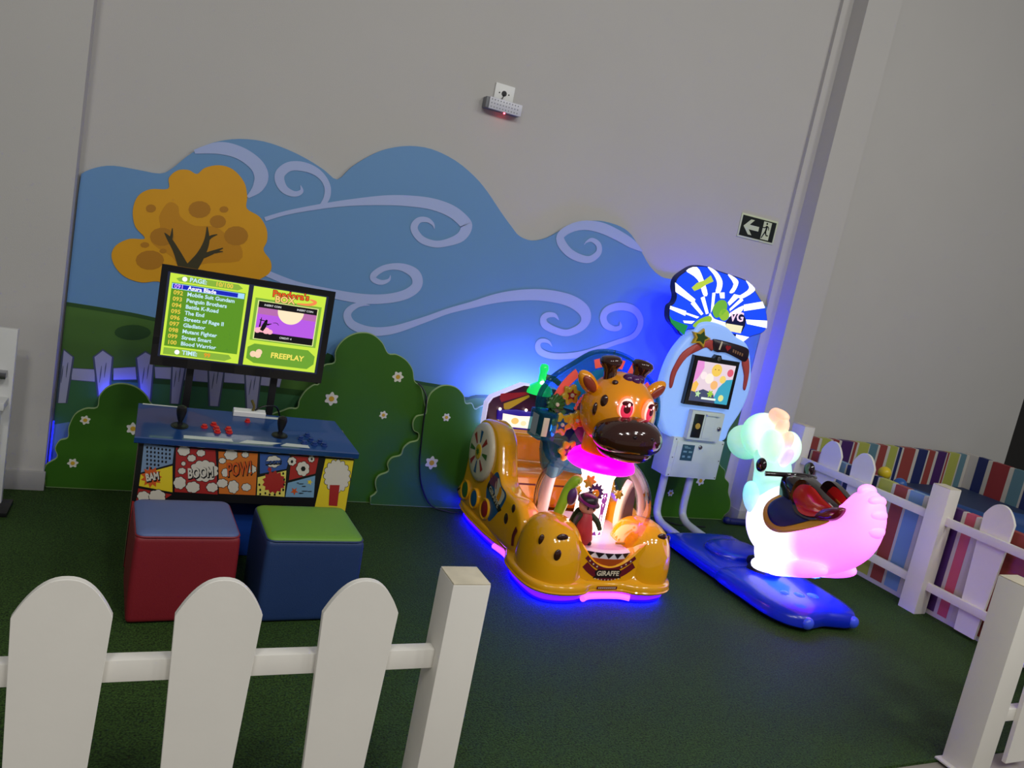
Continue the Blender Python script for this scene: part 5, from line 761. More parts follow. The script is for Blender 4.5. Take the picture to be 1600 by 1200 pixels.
nt.links.new(lw.outputs['Fresnel'], mxs.inputs['Fac']); nt.links.new(tr.outputs[0], mxs.inputs[1]); nt.links.new(gs.outputs[0], mxs.inputs[2]); nt.links.new(mxs.outputs[0], ou.inputs['Surface'])
m_dome = mt
dp = [(0.315*math.cos(t), 0.145+0.315*math.sin(t)) for t in [math.radians(-25+4*i) for i in range(24)]]
obj('clear_dome', lathe(BM(), (DX, DY, 0.27), [p for p in dp if p[0] > 0.12], 48, cap=False), m_dome, gr, 80)
# figures on the turntable
def figurine(x, y, z, h, robe, hat, skin, coat_m):
    s = h/0.25
    f = obj('figurine', lathe(BM(), (x, y, z), [(0.045*s, 0), (0.05*s, 0.02*s), (0.042*s, 0.07*s), (0.030*s, 0.12*s), (0.02*s, 0.14*s)], 20), robe, gr, 60)
    obj('head', sell(BM(), (x, y, z+0.168*s), (0.042*s, 0.040*s, 0.04*s), nu=20, nv=12), skin, f)
    obj('hat', sell(BM(), (x, y+0.008*s, z+0.188*s), (0.046*s, 0.046*s, 0.034*s), nu=20, nv=12, vmin=-0.3), hat, f)
    obj('brim', lathe(BM(), (x-0.004, y-0.004, z+0.184*s), [(0.05*s, 0), (0.054*s, 0.004*s), (0.045*s, 0.01*s)], 20, (0.15, -0.3, 1)), hat, f)
    for sx in (-1, 1):
        obj('arm', tube(BM(), [(x+sx*0.025*s, y, z+0.125*s, 0.014*s), (x+sx*0.055*s, y-0.015*s, z+0.10*s, 0.013*s), (x+sx*0.07*s, y-0.03*s, z+0.065*s, 0.010*s)], 0.012, 8), coat_m, f)
        obj('shoe', sell(BM(), (x+sx*0.022*s, y-0.02*s, z+0.006*s), (0.018*s, 0.03*s, 0.012*s), nu=12, nv=8), hat, f)
    bm = BM()
    loft(bm, Frame((x, y+0.03*s, z), (1, 0, 0), (0, 0, 1), (0, 1, 0)), crom([(-0.03*s, 0.14*s), (0.03*s, 0.14*s), (0.065*s, 0.05*s), (0.075*s, 0.02*s), (0.02*s, 0.01*s), (-0.05*s, 0.02*s), (-0.06*s, 0.06*s)], 3), [(0, 0), (0.008*s, 0)])
    obj('cape', bm, coat_m, f)
    for sx in (-1, 1): obj('eye', sell(BM(), (x+sx*0.015*s-0.006, y-0.038*s, z+0.165*s), (0.005*s, 0.004*s, 0.007*s), nu=8, nv=6), m_dk, f)
m_skin = mat('figurine_skin', (236, 176, 150), 0.4)
figurine(2.125, 3.27, 0.261, 0.29, mat('figurine_red', (196, 60, 66), 0.4), mat('figurine_black', (30, 18, 24), 0.35), m_skin, mat('figurine_green', (44, 56, 34), 0.4))
fl_ = obj('tower_prop', loft(BM(), wallf(3.40), crom([(2.43, 0.262), (2.415, 0.40), (2.43, 0.50), (2.455, 0.555), (2.48, 0.50), (2.50, 0.40), (2.51, 0.262)], 4), [(-0.05, 0.004), (-0.046, 0), (-0.004, 0), (0, 0.004)]), m_cream, gr)
obj('tower_face', loft(BM(), wallf(3.398), crom([(2.44, 0.27), (2.43, 0.40), (2.445, 0.49), (2.465, 0.53), (2.485, 0.49), (2.495, 0.40), (2.50, 0.27)], 4), [(0, 0), (0.006, 0.002)]), mat('ride_greybrown', (96, 70, 66), 0.4), fl_)
gp = obj('lizard_prop', tube(BM(), [(2.035, 3.40, 0.262, 0.024), (2.03, 3.39, 0.34, 0.026), (2.045, 3.385, 0.42, 0.028), (2.055, 3.38, 0.50, 0.024), (2.085, 3.36, 0.555, 0.03), (2.10, 3.34, 0.56, 0.016)], 0.02, 12), mat('figurine_lime', (156, 206, 40), 0.35), gr)
obj('scarf', sell(BM(), (2.075, 3.36, 0.47), (0.028, 0.03, 0.05), nu=14, nv=10), mat('figurine_violet', (90, 50, 110), 0.4), gp)
for (x, y, z, r) in ((2.16, 3.36, 0.555, 0.04), (2.12, 3.40, 0.49, 0.03), (2.34, 3.34, 0.50, 0.028)):
    obj('gold_flower', loft(BM(), wallf(y), flower((x, z), r, 6, 0.18), [(0, 0.002), (0.008, 0), (0.012, 0.006)]), m_gold, gr)
gf = obj('gear_flower', loft(BM(), wallf(3.325), flower((2.185, 0.505), 0.055, 12, 0.14), [(0, 0.002), (0.006, 0), (0.009, 0.004)]), mat('figurine_plum', (70, 34, 84), 0.4), gr)
obj('gear_eye', loft(BM(), wallf(3.316), circ((2.185, 0.505), 0.022, 16), [(0, 0), (0.006, 0.003)]), m_org, gf)
for sx in (-0.24, 0.12): obj('mount_bracket', tube(BM(), [(2.25+sx-0.05, 3.24 if sx > 0 else 3.40, 0.268), (2.25+sx, 3.225 if sx > 0 else 3.36, 0.274), (2.25+sx+0.06, 3.25 if sx > 0 else 3.33, 0.267)], 0.007, 8), m_gold, gr)
# collar, neck, head
m_mag = mat('collar_magenta', (255, 0, 200), 0.3, emit=2.5, emit_rgb=(255, 0, 214))
obj('collar', lathe(BM(), (DX, DY, 0.60), [(0.135, 0.03), (0.165, 0.018), (0.182, 0.03), (0.180, 0.05), (0.160, 0.085), (0.135, 0.10), (0.10, 0.10)], 40), m_mag, gr, 70)
HX, HY, HZ = 2.262, 3.40, 0.935
obj('neck', lathe(BM(), (DX, DY, 0.68), [(0.125, 0), (0.122, 0.05), (0.125, 0.12), (0.13, 0.17)], 32), m_org, gr)
hd = obj('head', sell(BM(), (HX, HY, HZ), (0.196, 0.19, 0.205), 0.95, 0.95, 40, 26, fn=lambda p: Vector((p.x*(1.0-0.22*max(0, p.z/0.205)**2), p.y*(1-0.12*max(0, p.z/0.205)), p.z))), m_org, gr, 80)
mz = obj('muzzle', sell(BM(), (HX-0.01, 3.245, 0.835), (0.188, 0.145, 0.105), 0.92, 0.95, 40, 24, fn=lambda p: Vector((p.x*(1+0.06*(-p.z/0.105)), p.y, p.z+0.012*math.cos(p.x/0.188*1.5)))), m_brn, gr, 80)
obj('lower_lip', sell(BM(), (HX-0.005, 3.262, 0.762), (0.145, 0.13, 0.055), 0.95, 0.95, 32, 18), m_brn, mz, 80)
for sx in (-1, 1): obj('nostril', sell(BM(), (HX-0.01+sx*0.05, 3.112, 0.868), (0.014, 0.01, 0.010), nu=12, nv=8), m_dk, mz)
def onhead(dx, z, out=0.0):
    zz = (z-HZ)/0.205; rx = 0.196*(1-0.22*max(0, zz)**2); ry = 0.19*(1-0.12*max(0, zz))
    k = 1-abs(dx/rx)**2.1-abs(zz)**2.1
    return HY-ry*max(0.0, k)**0.476-out
m_e1 = mat('eye_glow', (255, 110, 70), 0.2, emit=1.1, emit_rgb=(255, 130, 90), coat=0.5); m_e2 = mat('eye_pink', (226, 50, 80), 0.15, emit=0.7, emit_rgb=(226, 50, 84), coat=0.5); m_e3 = mat('eye_dark', (80, 8, 20), 0.15, emit=0.15, emit_rgb=(110, 10, 24)); m_e4 = mat('eye_glint', (255, 210, 210), 0.2, emit=1.2, emit_rgb=(255, 200, 200)); m_e0 = mat('eye_white', (255, 190, 180), 0.2, emit=1.2, emit_rgb=(255, 190, 180))
for sx in (-1, 1):
    ex, ez = HX-0.004+sx*0.064, 0.985
    ey = onhead(ex-HX, ez)
    yaw = RZ(sx*22)
    def disc(name, dx, dz, rx, rz, off, mt, par, th=0.008):
        n = yaw @ Vector((0, -1, 0)); u = yaw @ Vector((1, 0, 0))
        c = Vector((ex, ey, ez))+u*dx+Vector((0, 0, dz))+n*off
        return obj(name, sell(BM(), c, (rx, th, rz), nu=24, nv=14, rot=yaw), mt, par, 80)
    e = disc('eye', 0, 0, 0.045, 0.062, 0.0, m_e1, hd, 0.018)
    disc('eye_white', 0, 0, 0.037, 0.052, 0.010, m_e0, e, 0.012)
    disc('iris', 0.002, -0.004, 0.032, 0.046, 0.015, m_e2, e, 0.010)
    disc('pupil', 0.002, -0.002, 0.019, 0.024, 0.021, m_e3, e, 0.006)
    disc('lash', 0.0, 0.026, 0.028, 0.015, 0.019, m_e3, e, 0.006)
    disc('glint', 0.008, 0.022, 0.007, 0.010, 0.026, m_e4, e, 0.003); disc('glint', -0.008, 0.012, 0.003, 0.004, 0.026, m_e4, e, 0.003)
    # ear
    ec = Vector((HX+sx*0.205, HY+0.01, 1.062)); er = RY(sx*48) @ RZ(sx*12)
    ea = obj('ear', sell(BM(), ec, (0.042, 0.036, 0.078), 1, 1, 24, 16, rot=er), m_org, hd, 80)
    obj('ear_inner', sell(BM(), ec+er @ Vector((0, -0.024, 0.0)), (0.027, 0.018, 0.055), 1, 1, 20, 12, rot=er), mat('ear_rose', (150, 60, 40), 0.3), ea, 80)
    # ossicone
    hx_ = HX+sx*0.082
    obj('horn', lathe(BM(), (hx_, HY+0.01, 1.085), [(0.036, 0), (0.034, 0.04), (0.037, 0.062), (0.054, 0.086), (0.059, 0.106), (0.050, 0.124), (0.028, 0.132), (0, 0.134)], 28, (sx*0.16, 0, 1)), m_brn, hd, 80)
bm = BM()
for dx, dy, r in ((-0.025, 0, 0.03), (0.01, -0.012, 0.032), (0.045, 0.0, 0.028), (0.005, 0.02, 0.034)): sell(bm, (HX+0.005+dx, HY-0.06+dy, 1.118), (r, r, 0.026), nu=16, nv=10)
obj('hair_tuft', bm, m_pur, hd, 80)
for dx, z, rx, rz in ((-0.155, 0.995, 0.02, 0.034), (-0.182, 0.945, 0.013, 0.034), (-0.095, 1.09, 0.018, 0.014), (0.165, 0.99, 0.018, 0.03)):
    obj('spot', sell(BM(), (HX+dx, onhead(dx, z)+0.004, z), (rx, 0.016, rz), nu=16, nv=10, rot=RZ(math.copysign(48, dx) if abs(dx) > 0.12 else 0)), m_brn, hd, 80)
# transparent blue shield behind the head
mt = bpy.data.materials.new('blue_clear'); mt.use_nodes = True; nt = mt.node_tree
for n in list(nt.nodes): nt.nodes.remove(n)
ou = nt.nodes.new('ShaderNodeOutputMaterial'); tr = nt.nodes.new('ShaderNodeBsdfTransparent'); gs = nt.nodes.new('ShaderNodeBsdfPrincipled'); mxs = nt.nodes.new('ShaderNodeMixShader'); lw = nt.nodes.new('ShaderNodeLayerWeight'); lw.inputs['Blend'].default_value = 0.35
tr.inputs['Color'].default_value = (0.42, 0.72, 0.82, 1); gs.inputs['Base Color'].default_value = (*s2l((30, 110, 140)), 1); gs.inputs['Roughness'].default_value = 0.08; gs.inputs['Coat Weight'].default_value = 0.5
mr = nt.nodes.new('ShaderNodeMapRange'); mr.inputs['To Min'].default_value = 0.18; mr.inputs['To Max'].default_value = 0.8
nt.links.new(lw.outputs['Facing'], mr.inputs['Value']); nt.links.new(mr.outputs['Result'], mxs.inputs['Fac']); nt.links.new(tr.outputs[0], mxs.inputs[1]); nt.links.new(gs.outputs[0], mxs.inputs[2]); nt.links.new(mxs.outputs[0], ou.inputs['Surface'])
m_bcl = mt
SC = (2.285, 0.85); FS = wallf(3.60)
shield = crom([(SC[0]+r*math.cos(math.radians(a)), SC[1]+r*math.sin(math.radians(a))) for a, r in ((90, .365), (70, .36), (52, .35), (35, .37), (15, .375), (-5, .37), (-25, .36), (-45, .36), (-70, .33), (-110, .33), (-135, .36), (-155, .35), (-180, .385), (165, .40), (150, .385), (130, .36), (110, .37))], 5)
sh = obj('shield', loft(BM(), FS, shield, [(-0.03, 0.012), (-0.02, 0.0), (0.02, 0), (0.03, 0.012), (0.022, 0.03), (0.014, 0.05)]), m_bcl, gr, 50)
obj('shield_rim', tube(BM(), [FS(a, b, 0.012) for a, b in shield+shield[:1]], 0.013, 10, 1, False), m_bcl, sh)
m_cor = mat('ride_coral', (236, 92, 80), 0.3, emit=0.25, emit_rgb=(255, 100, 90))
def sector(r0, r1, a0, a1, n=10):
    A = [math.radians(a0+(a1-a0)*i/n) for i in range(n+1)]
    return [(SC[0]+r1*math.cos(a), SC[1]+r1*math.sin(a)) for a in A]+[(SC[0]+r0*math.cos(a), SC[1]+r0*math.sin(a)) for a in A[::-1]]
for a0, a1, mc in ((132, 168, m_cor), (78, 112, m_cor), (52, 70, m_cor), (18, 44, m_cor)): obj('ring_print', flat(BM(), FS, sector(0.285, 0.335, a0, a1), 0.0305), mc, sh, 0)
for a0, a1 in ((126, 172), (74, 118), (15, 66)): obj('ring_print', flat(BM(), FS, sector(0.19, 0.275, a0, a1), 0.0305), mat('ride_cyan', (20, 130, 190), 0.3, emit=0.15, emit_rgb=(20, 130, 200)), sh, 0)
bm = BM()
for i in range(16): a = 74+i*6.2; ca, sa = math.cos(math.radians(a)), math.sin(math.radians(a)); flat(bm, FS, circ((SC[0]+0.18*ca, SC[1]+0.18*sa), 0.011, 6), 0.031)
obj('bead_print', bm, m_cor, sh, 0)
obj('disc_print', flat(BM(), FS, circ(SC, 0.175, 36), 0.0302), mat('ride_mauve', (120, 100, 120), 0.35), sh, 0)
for (x, z, r, mc, m2, ph) in ((2.052, 0.963, 0.058, m_gold, m_rred, 0.3), (2.03, 0.80, 0.066, m_gold, m_rblue, 0.9), (2.108, 0.658, 0.062, m_gold, m_brn, 0.1), (1.975, 0.905, 0.055, m_rgrn, m_rgrn, 0.0), (2.115, 0.83, 0.055, m_gold, m_org, 0.5), (2.47, 0.66, 0.045, m_gold, m_brn, 0.2)):
    n = 12 if mc is m_rgrn else 6
    g = obj('gear', loft(BM(), wallf(3.55), flower((x, z), r, n, 0.14 if n == 6 else 0.08, 8, ph), [(-0.012, 0.003), (-0.008, 0), (0.008, 0), (0.014, 0.008)]), mc, sh, 50)
    obj('gear_star', loft(BM(), wallf(3.536), star((x, z), r*0.55, r*0.28, 5), [(0, 0), (0.004, 0.001)]), m2, g)
    obj('gear_pin', lathe(BM(), (x, 3.532, z), [(0.011, 0), (0.010, -0.008), (0.005, -0.010)], 12, (0, 1, 0)), m_cream, g)
cb = obj('coin_box', box(BM(), 1.885, 1.985, 3.50, 3.64, 0.71, 0.86, 0.012), m_bcl, gr)
obj('coin_box_plate', box(BM(), 1.897, 1.93, 3.494, 3.499, 0.735, 0.835, 0.001), m_cream, cb); obj('coin_box_core', box(BM(), 1.91, 1.965, 3.53, 3.62, 0.73, 0.84, 0.004), mat('core_dark', (20, 30, 46), 0.3), cb)
obj('coin_box_label', flat(BM(), sidef(1.8845), [(3.53, 0.73), (3.60, 0.73), (3.60, 0.84), (3.53, 0.84)], 0.001), mat('label_grey', (170, 176, 180), 0.4), cb, 0)
m_blit = mat('core_light', (90, 150, 255), 0.3, emit=3, emit_rgb=(70, 140, 255))
for xx, zz in ((1.975, 0.77), (2.0, 0.745)): obj('coin_box_lamp', sell(BM(), (xx, 3.56, zz), (0.010, 0.01, 0.022), nu=10, nv=8), m_blit, cb)
obj('shield_foot', loft(BM(), wallf(3.60), crom([(1.98, 0.70), (2.14, 0.62), (2.12, 0.53), (2.06, 0.49), (2.0, 0.55)], 4), [(-0.03, 0.004), (-0.026, 0), (0.022, 0), (0.026, 0.004)]), m_bcl, sh, 50)
for sx in (-1, 1): obj('support_pole', tube(BM(), [(2.25+sx*0.175, 3.61, 0.55, 0.03), (2.25+sx*0.185, 3.61, 0.40, 0.03), (2.25+sx*0.19, 3.61, 0.22, 0.033)], 0.03, 18), mat('pole_white', (226, 222, 216), 0.35), gr)
# ---------------------------------------------------------------- screen kiosk with glowing rider
kd = thing('rocking_ride', 'glowing rainbow dinosaur ride on a blue platform with screen kiosk', 'kiddie ride', (3.42, 3.6, 0))
m_kw = mat('kiosk_white', (214, 222, 220), 0.35, noise=0.03)
m_khead = mat('kiosk_glow', (150, 180, 235), 0.35, emit=0.5, emit_rgb=(135, 180, 255))
KY = 4.10; FK = wallf(KY)
m_ble = mat('blue_edge', (20, 20, 255), 0.4, emit=22, emit_rgb=(22, 18, 255))
head_o = crom([(3.215, 0.655), (3.10, 0.74), (3.048, 0.87), (3.045, 1.05), (3.075, 1.20), (3.135, 1.31), (3.185, 1.37), (3.22, 1.43), (3.32, 1.45), (3.45, 1.43), (3.53, 1.385), (3.64, 1.345), (3.70, 1.25), (3.755, 1.08), (3.74, 0.92), (3.67, 0.76), (3.61, 0.655)], 5)
hk = obj('kiosk_head', loft(BM(), wallf(4.12), head_o, [(-0.10, 0.03), (-0.09, 0.01), (-0.07, 0), (-0.02, 0), (-0.005, 0.008), (0.0, 0.025)]), m_khead, kd, 50)
obj('head_back_light', loft(BM(), wallf(4.232), inset(head_o, 0.07), [(0, 0), (0.011, 0)]), m_ble, hk)
cab = obj('cabinet', box(BM(), 3.205, 3.63, KY, 4.27, 0.395, 0.668, 0.006), m_kw, kd)
obj('service_door', box(BM(), 3.24, 3.60, KY-0.004, KY, 0.41, 0.645, 0.002), m_kw, cab)
obj('decal', flat(BM(), wallf(KY-0.0045), [(3.285, 0.515), (3.385, 0.515), (3.385, 0.625), (3.285, 0.625)], 0.0005), mat('decal_blue', (46, 84, 104), 0.4), cab, 0)
bm = BM()
for (a, b, w, h) in ((3.305, 0.60, 0.05, 0.006), (3.30, 0.57, 0.03, 0.012), (3.345, 0.57, 0.028, 0.012), (3.30, 0.535, 0.022, 0.014), (3.345, 0.535, 0.024, 0.014), (3.30, 0.61, 0.03, 0.005)): flat(bm, wallf(KY-0.0045), [(a, b), (a+w, b), (a+w, b+h), (a, b+h)], 0.001)
obj('decal_print', bm, mat('decal_pale', (130, 170, 180), 0.4), cab, 0)
m_steel = mat('steel', (150, 150, 155), 0.25, metal=1.0)
def lock(x, z, y, par, r=0.014): 
    k = obj('lock', lathe(BM(), (x, y, z), [(r, 0), (r, -0.008), (r*0.7, -0.012)], 16, (0, 1, 0)), m_steel, par)
lock(3.43, 0.615, KY-0.004, cab)
bm = BM()
for x, z in ((3.225, 0.655), (3.225, 0.41), (3.615, 0.65), (3.615, 0.41), (3.225, 0.53), (3.615, 0.53)): lathe(bm, (x, KY-0.001, z), [(0.004, 0), (0.004, -0.003)], 8, (0, 1, 0))
obj('screw', bm, m_steel, cab)
cu_ = obj('coin_unit', box(BM(), 3.278, 3.548, KY-0.035, 4.11, 0.668, 0.865, 0.006), m_kw, kd)
yk = KY-0.0352
cp_ = obj('coin_plate', box(BM(), 3.30, 3.375, yk-0.006, yk, 0.685, 0.845, 0.003), mat('coin_black', (20, 20, 20), 0.3), cu_)
obj('coin_emblem', lathe(BM(), (3.337, yk-0.0062, 0.765), [(0.02, 0), (0.02, -0.004), (0.014, -0.005)], 20, (0, 1, 0)), mat('coin_gold', (200, 160, 70), 0.3), cp_)
obj('coin_door', box(BM(), 3.392, 3.47, yk-0.004, yk, 0.685, 0.845, 0.002), m_kw, cu_)
obj('ledge', box(BM(), 3.388, 3.50, yk-0.014, yk, 0.842, 0.852, 0.002), m_kw, cu_)
lock(3.52, 0.76, yk, cu_)
# screen
bz = obj('screen_bezel', loft(BM(), FK, [(3.205, 0.895), (3.585, 0.895), (3.582, 1.222), (3.43, 1.222), (3.415, 1.245), (3.38, 1.245), (3.365, 1.222), (3.208, 1.222)], [(-0.03, 0), (0.012, 0), (0.016, 0.005)]), m_bez, kd)
obj('webcam', lathe(BM(), (3.398, KY-0.016, 1.222), [(0.016, 0), (0.015, -0.006), (0.006, -0.009)], 18, (0, 1, 0)), m_steel, bz)
FZ = wallf(KY-0.0162)
ks = obj('screen', flat(BM(), FZ, [(3.237, 0.925), (3.553, 0.925), (3.553, 1.192), (3.237, 1.192)], 0.0004), em('kscreen', (236, 214, 226), 1.0), bz, 0)
def ksp(pts, rgb, h, nm): obj('screen_print', flat(BM(), FZ, pts, h), em(nm, rgb, 1.0), ks, 0)
ksp([(3.237, 1.04), (3.27, 1.08), (3.30, 1.15), (3.29, 1.192), (3.237, 1.192)], (236, 150, 220), 0.0008, 'k1')
ksp([(3.42, 0.925), (3.553, 0.925), (3.553, 1.10), (3.50, 1.09), (3.45, 1.03)], (60, 166, 196), 0.0008, 'k2')
ksp([(3.237, 0.925), (3.45, 0.925), (3.42, 0.99), (3.33, 1.01), (3.27, 0.985), (3.237, 0.99)], (70, 78, 110), 0.001, 'k3')
ksp([(3.237, 0.99), (3.27, 0.985), (3.285, 1.04), (3.26, 1.06), (3.237, 1.04)], (250, 196, 90), 0.0012, 'k4')
for c, r, rgb, nm in (((3.405, 1.145), 0.042, (248, 206, 90), 'k5'), ((3.36, 1.085), 0.035, (255, 244, 230), 'k6'), ((3.41, 1.045), 0.03, (250, 190, 120), 'k7'), ((3.47, 1.09), 0.026, (248, 214, 110), 'k8'), ((3.31, 1.10), 0.026, (255, 236, 240), 'k9'), ((3.52, 1.14), 0.026, (226, 96, 120), 'k10'), ((3.49, 0.965), 0.022, (226, 232, 150), 'k11')): ksp(circ(c, r, 18), rgb, 0.0014, nm)
ksp(flower((3.395, 0.985), 0.026, 6), (160, 206, 70), 0.0018, 'k12'); ksp(star((3.295, 0.975), 0.026, 0.012, 5), (190, 230, 170), 0.0018, 'k13')
ksp([(3.33, 0.943), (3.45, 0.943), (3.45, 0.957), (3.33, 0.957)], (240, 250, 240), 0.002, 'k14')
for sx in (-0.014, 0.014): ksp(circ((3.405+sx, 1.15), 0.004, 8), (110, 60, 20), 0.0018, 'k15')
# comet stripes, badge, banner on the glowing head
FKH = wallf(4.119)
m_cm = mat('comet_red', (190, 76, 70), 0.35); m_cm2 = mat('comet_orange', (220, 130, 70), 0.35)
for p in (COMET_L, COMET_R): obj('comet_stripe', loft(BM(), FKH, crom(p, 3), [(0, 0.0), (0.008, 0.001), (0.012, 0.006)]), m_cm, hk, 50)
bn = obj('banner', loft(BM(), FKH, crom(BANNER, 3), [(0, 0), (0.014, 0), (0.018, 0.005)]), mat('banner_dark', (40, 24, 36), 0.3), hk)
FBN = wallf(4.1005)
text('lettering', 'I', FBN, BANNER_I[0], BANNER_I[1], 0.075, m_cream, bn, 0.001, -8, fat=0.003)
hx0, hz0 = BANNER_H
obj('heart_print', flat(BM(), FBN, [(hx0+0.0014*16*math.sin(t)**3, hz0+0.0014*(13*math.cos(t)-5*math.cos(2*t)-2*math.cos(3*t)-math.cos(4*t))) for t in [2*math.pi*i/28 for i in range(28)]], 0.001), m_rred, bn, 0)
bm = BM()
for i in range(5): flat(bm, FBN, [(BANNER_M[0]-0.045+i*0.02, BANNER_M[1]+0.014-i*0.004), (BANNER_M[0]-0.031+i*0.02, BANNER_M[1]+0.012-i*0.004), (BANNER_M[0]-0.033+i*0.02, BANNER_M[1]-0.008-i*0.004), (BANNER_M[0]-0.043+i*0.02, BANNER_M[1]-0.006-i*0.004)], 0.001)
obj('banner_mark', bm, mat('banner_tan', (150, 110, 80), 0.4), bn, 0)
sb = obj('star_badge', loft(BM(), wallf(4.112), STAR_BADGE, [(0, 0), (0.018, 0), (0.022, 0.005)]), m_gold, hk)
obj('star_face', loft(BM(), wallf(4.0895), STAR_IN, [(0, 0), (0.004, 0.001)]), mat('star_green', (52, 84, 40), 0.3), sb)
# lit topper
m_tb = mat('topper_blue', (20, 60, 220), 0.35, emit=0.85, emit_rgb=(16, 70, 226)); m_tw = mat('topper_white', (250, 250, 250), 0.35, emit=1.25, emit_rgb=(246, 248, 255))
top_o = crom(TOPPER, 4)
tp = obj('topper', loft(BM(), wallf(4.14), top_o, [(-0.05, 0.0), (-0.004, 0), (0, 0.004)]), mat('topper_edge', (20, 30, 110), 0.4), kd)
FTP = wallf(4.1395)
obj('topper_face', flat(BM(), FTP, inset(top_o, 0.006), 0.0006), m_tb, tp, 0)
for r in RAYS: obj('ray_print', flat(BM(), FTP, crom(r, 3) if len(r) > 4 else r, 0.0012), m_tw, tp, 0)
obj('topper_print', flat(BM(), FTP, TOPPER_GREEN, 0.0016), em('tgreen', (30, 150, 80), 0.9), tp, 0)
obj('topper_print', flat(BM(), FTP, TOPPER_BAND, 0.0014), em('tnavy', (16, 20, 70), 0.8), tp, 0)
obj('topper_print', flat(BM(), FTP, crom(TOPPER_PALE, 3), 0.0018), em('tpale', (240, 250, 236), 1.2), tp, 0)
for p, c in zip(TOPPER_LEAF, ((150, 196, 60), (112, 180, 60), (150, 206, 76))): obj('leaf_print', flat(BM(), FTP, crom(p, 3), 0.0022), em('leaf%d' % c[0], c, 1.0), tp, 0)
obj('word_print', flat(BM(), FTP, TOPPER_WORD, 0.002), em('tword', (190, 214, 70), 1.0), tp, 0)
obj('topper_print', flat(BM(), FTP, TOPPER_DARK, 0.002), em('tnavy', (16, 20, 70), 0.8), tp, 0)
obj('plaque_print', flat(BM(), FTP, TOPPER_PLAQUE, 0.0026), em('tplaque', (240, 232, 190), 1.1), tp, 0)
text('lettering', 'VG', FTP, VG[0], VG[1]+0.015, 0.085, em('tlila', (250, 214, 240), 1.1), tp, 0.003, 6, fat=0.002)
# pipes
m_pipe = mat('pipe_white', (196, 200, 206), 0.3, coat=0.3)
for xx in (3.255, 3.47):
    obj('pipe', tube(BM(), [(xx, 4.17, 0.41), (xx, 4.17, 0.30), (xx, 4.17, 0.18), (xx, 4.155, 0.115), (xx, 4.10, 0.078), (xx, 4.0, 0.066), (xx, 3.85, 0.06)], 0.026, 16, 6), m_pipe, kd, 60)
# platform
m_plt = mat('platform_blue', (3, 36, 190), 0.26, coat=0.25, noise=0.04)
rear = crom([(3.16, 3.90), (3.14, 3.84), (3.13, 3.6), (3.13, 3.3), (3.17, 3.22), (3.42, 3.20), (3.66, 3.22), (3.70, 3.3), (3.70, 3.6), (3.69, 3.84), (3.66, 3.90), (3.42, 3.92)], 4)
frontp = crom([(3.12, 3.33), (3.115, 3.1), (3.12, 2.92), (3.17, 2.80), (3.26, 2.745), (3.34, 2.755), (3.42, 2.77), (3.50, 2.755), (3.59, 2.745), (3.67, 2.80), (3.71, 2.92), (3.715, 3.1), (3.71, 3.33), (3.60, 3.40), (3.24, 3.40)], 4)
plt = obj('platform', loft(BM(), planf(0), rear, [(0.02, 0.012), (0.03, 0), (0.07, 0.004), (0.085, 0.02), (0.092, 0.05), (0.094, 0.12), (0.095, 0.25)], shrink), m_plt, kd, 50)
pf_ = obj('platform_front', loft(BM(), planf(0), frontp, [(0.022, 0.012), (0.032, 0), (0.068, 0.004), (0.09, 0.02), (0.105, 0.06), (0.115, 0.11), (0.118, 0.2)], shrink), m_plt, plt, 50)
obj('raised_pad', sell(BM(), (3.45, 3.58, 0.085), (0.20, 0.15, 0.06), 0.7, 0.9, 32, 14), m_plt, plt, 60)
m_clr = mat('crystal_blue', (60, 90, 240), 0.05, coat=1.0)
for x, y in ((3.27, 2.755), (3.60, 2.755)): obj('bumper_knob', sell(BM(), (x, y, 0.055), (0.036, 0.028, 0.034), nu=16, nv=10), m_clr, pf_)
for x, y in ((3.22, 2.86), (3.62, 2.86), (3.2, 3.8), (3.64, 3.8)): obj('caster', lathe(BM(), (x, y, 0.0), [(0.018, 0), (0.022, 0.01), (0.02, 0.03)], 12), m_black, plt)
for x, y, r in ((3.30, 2.98, 0.03), (3.38, 2.95, 0.036), (3.47, 2.94, 0.04)): obj('stud', sell(BM(), (x, y, 0.108), (r, r, 0.020), nu=18, nv=8), mat('stud_glow', (4, 20, 255), 0.2, emit=30, emit_rgb=(3, 14, 255)), pf_)  # studs made to glow strongly so they tint the fence blue
obj('rocker_mount', lathe(BM(), (3.42, 3.27, 0.08), [(0.11, 0), (0.10, 0.04), (0.07, 0.09), (0.065, 0.14)], 24), m_black, plt)
obj('rocker_arm', tube(BM(), [(3.42, 3.40, 0.12, 0.03), (3.42, 3.3, 0.16, 0.04), (3.42, 3.1, 0.24, 0.04)], 0.04, 12), m_black, plt)
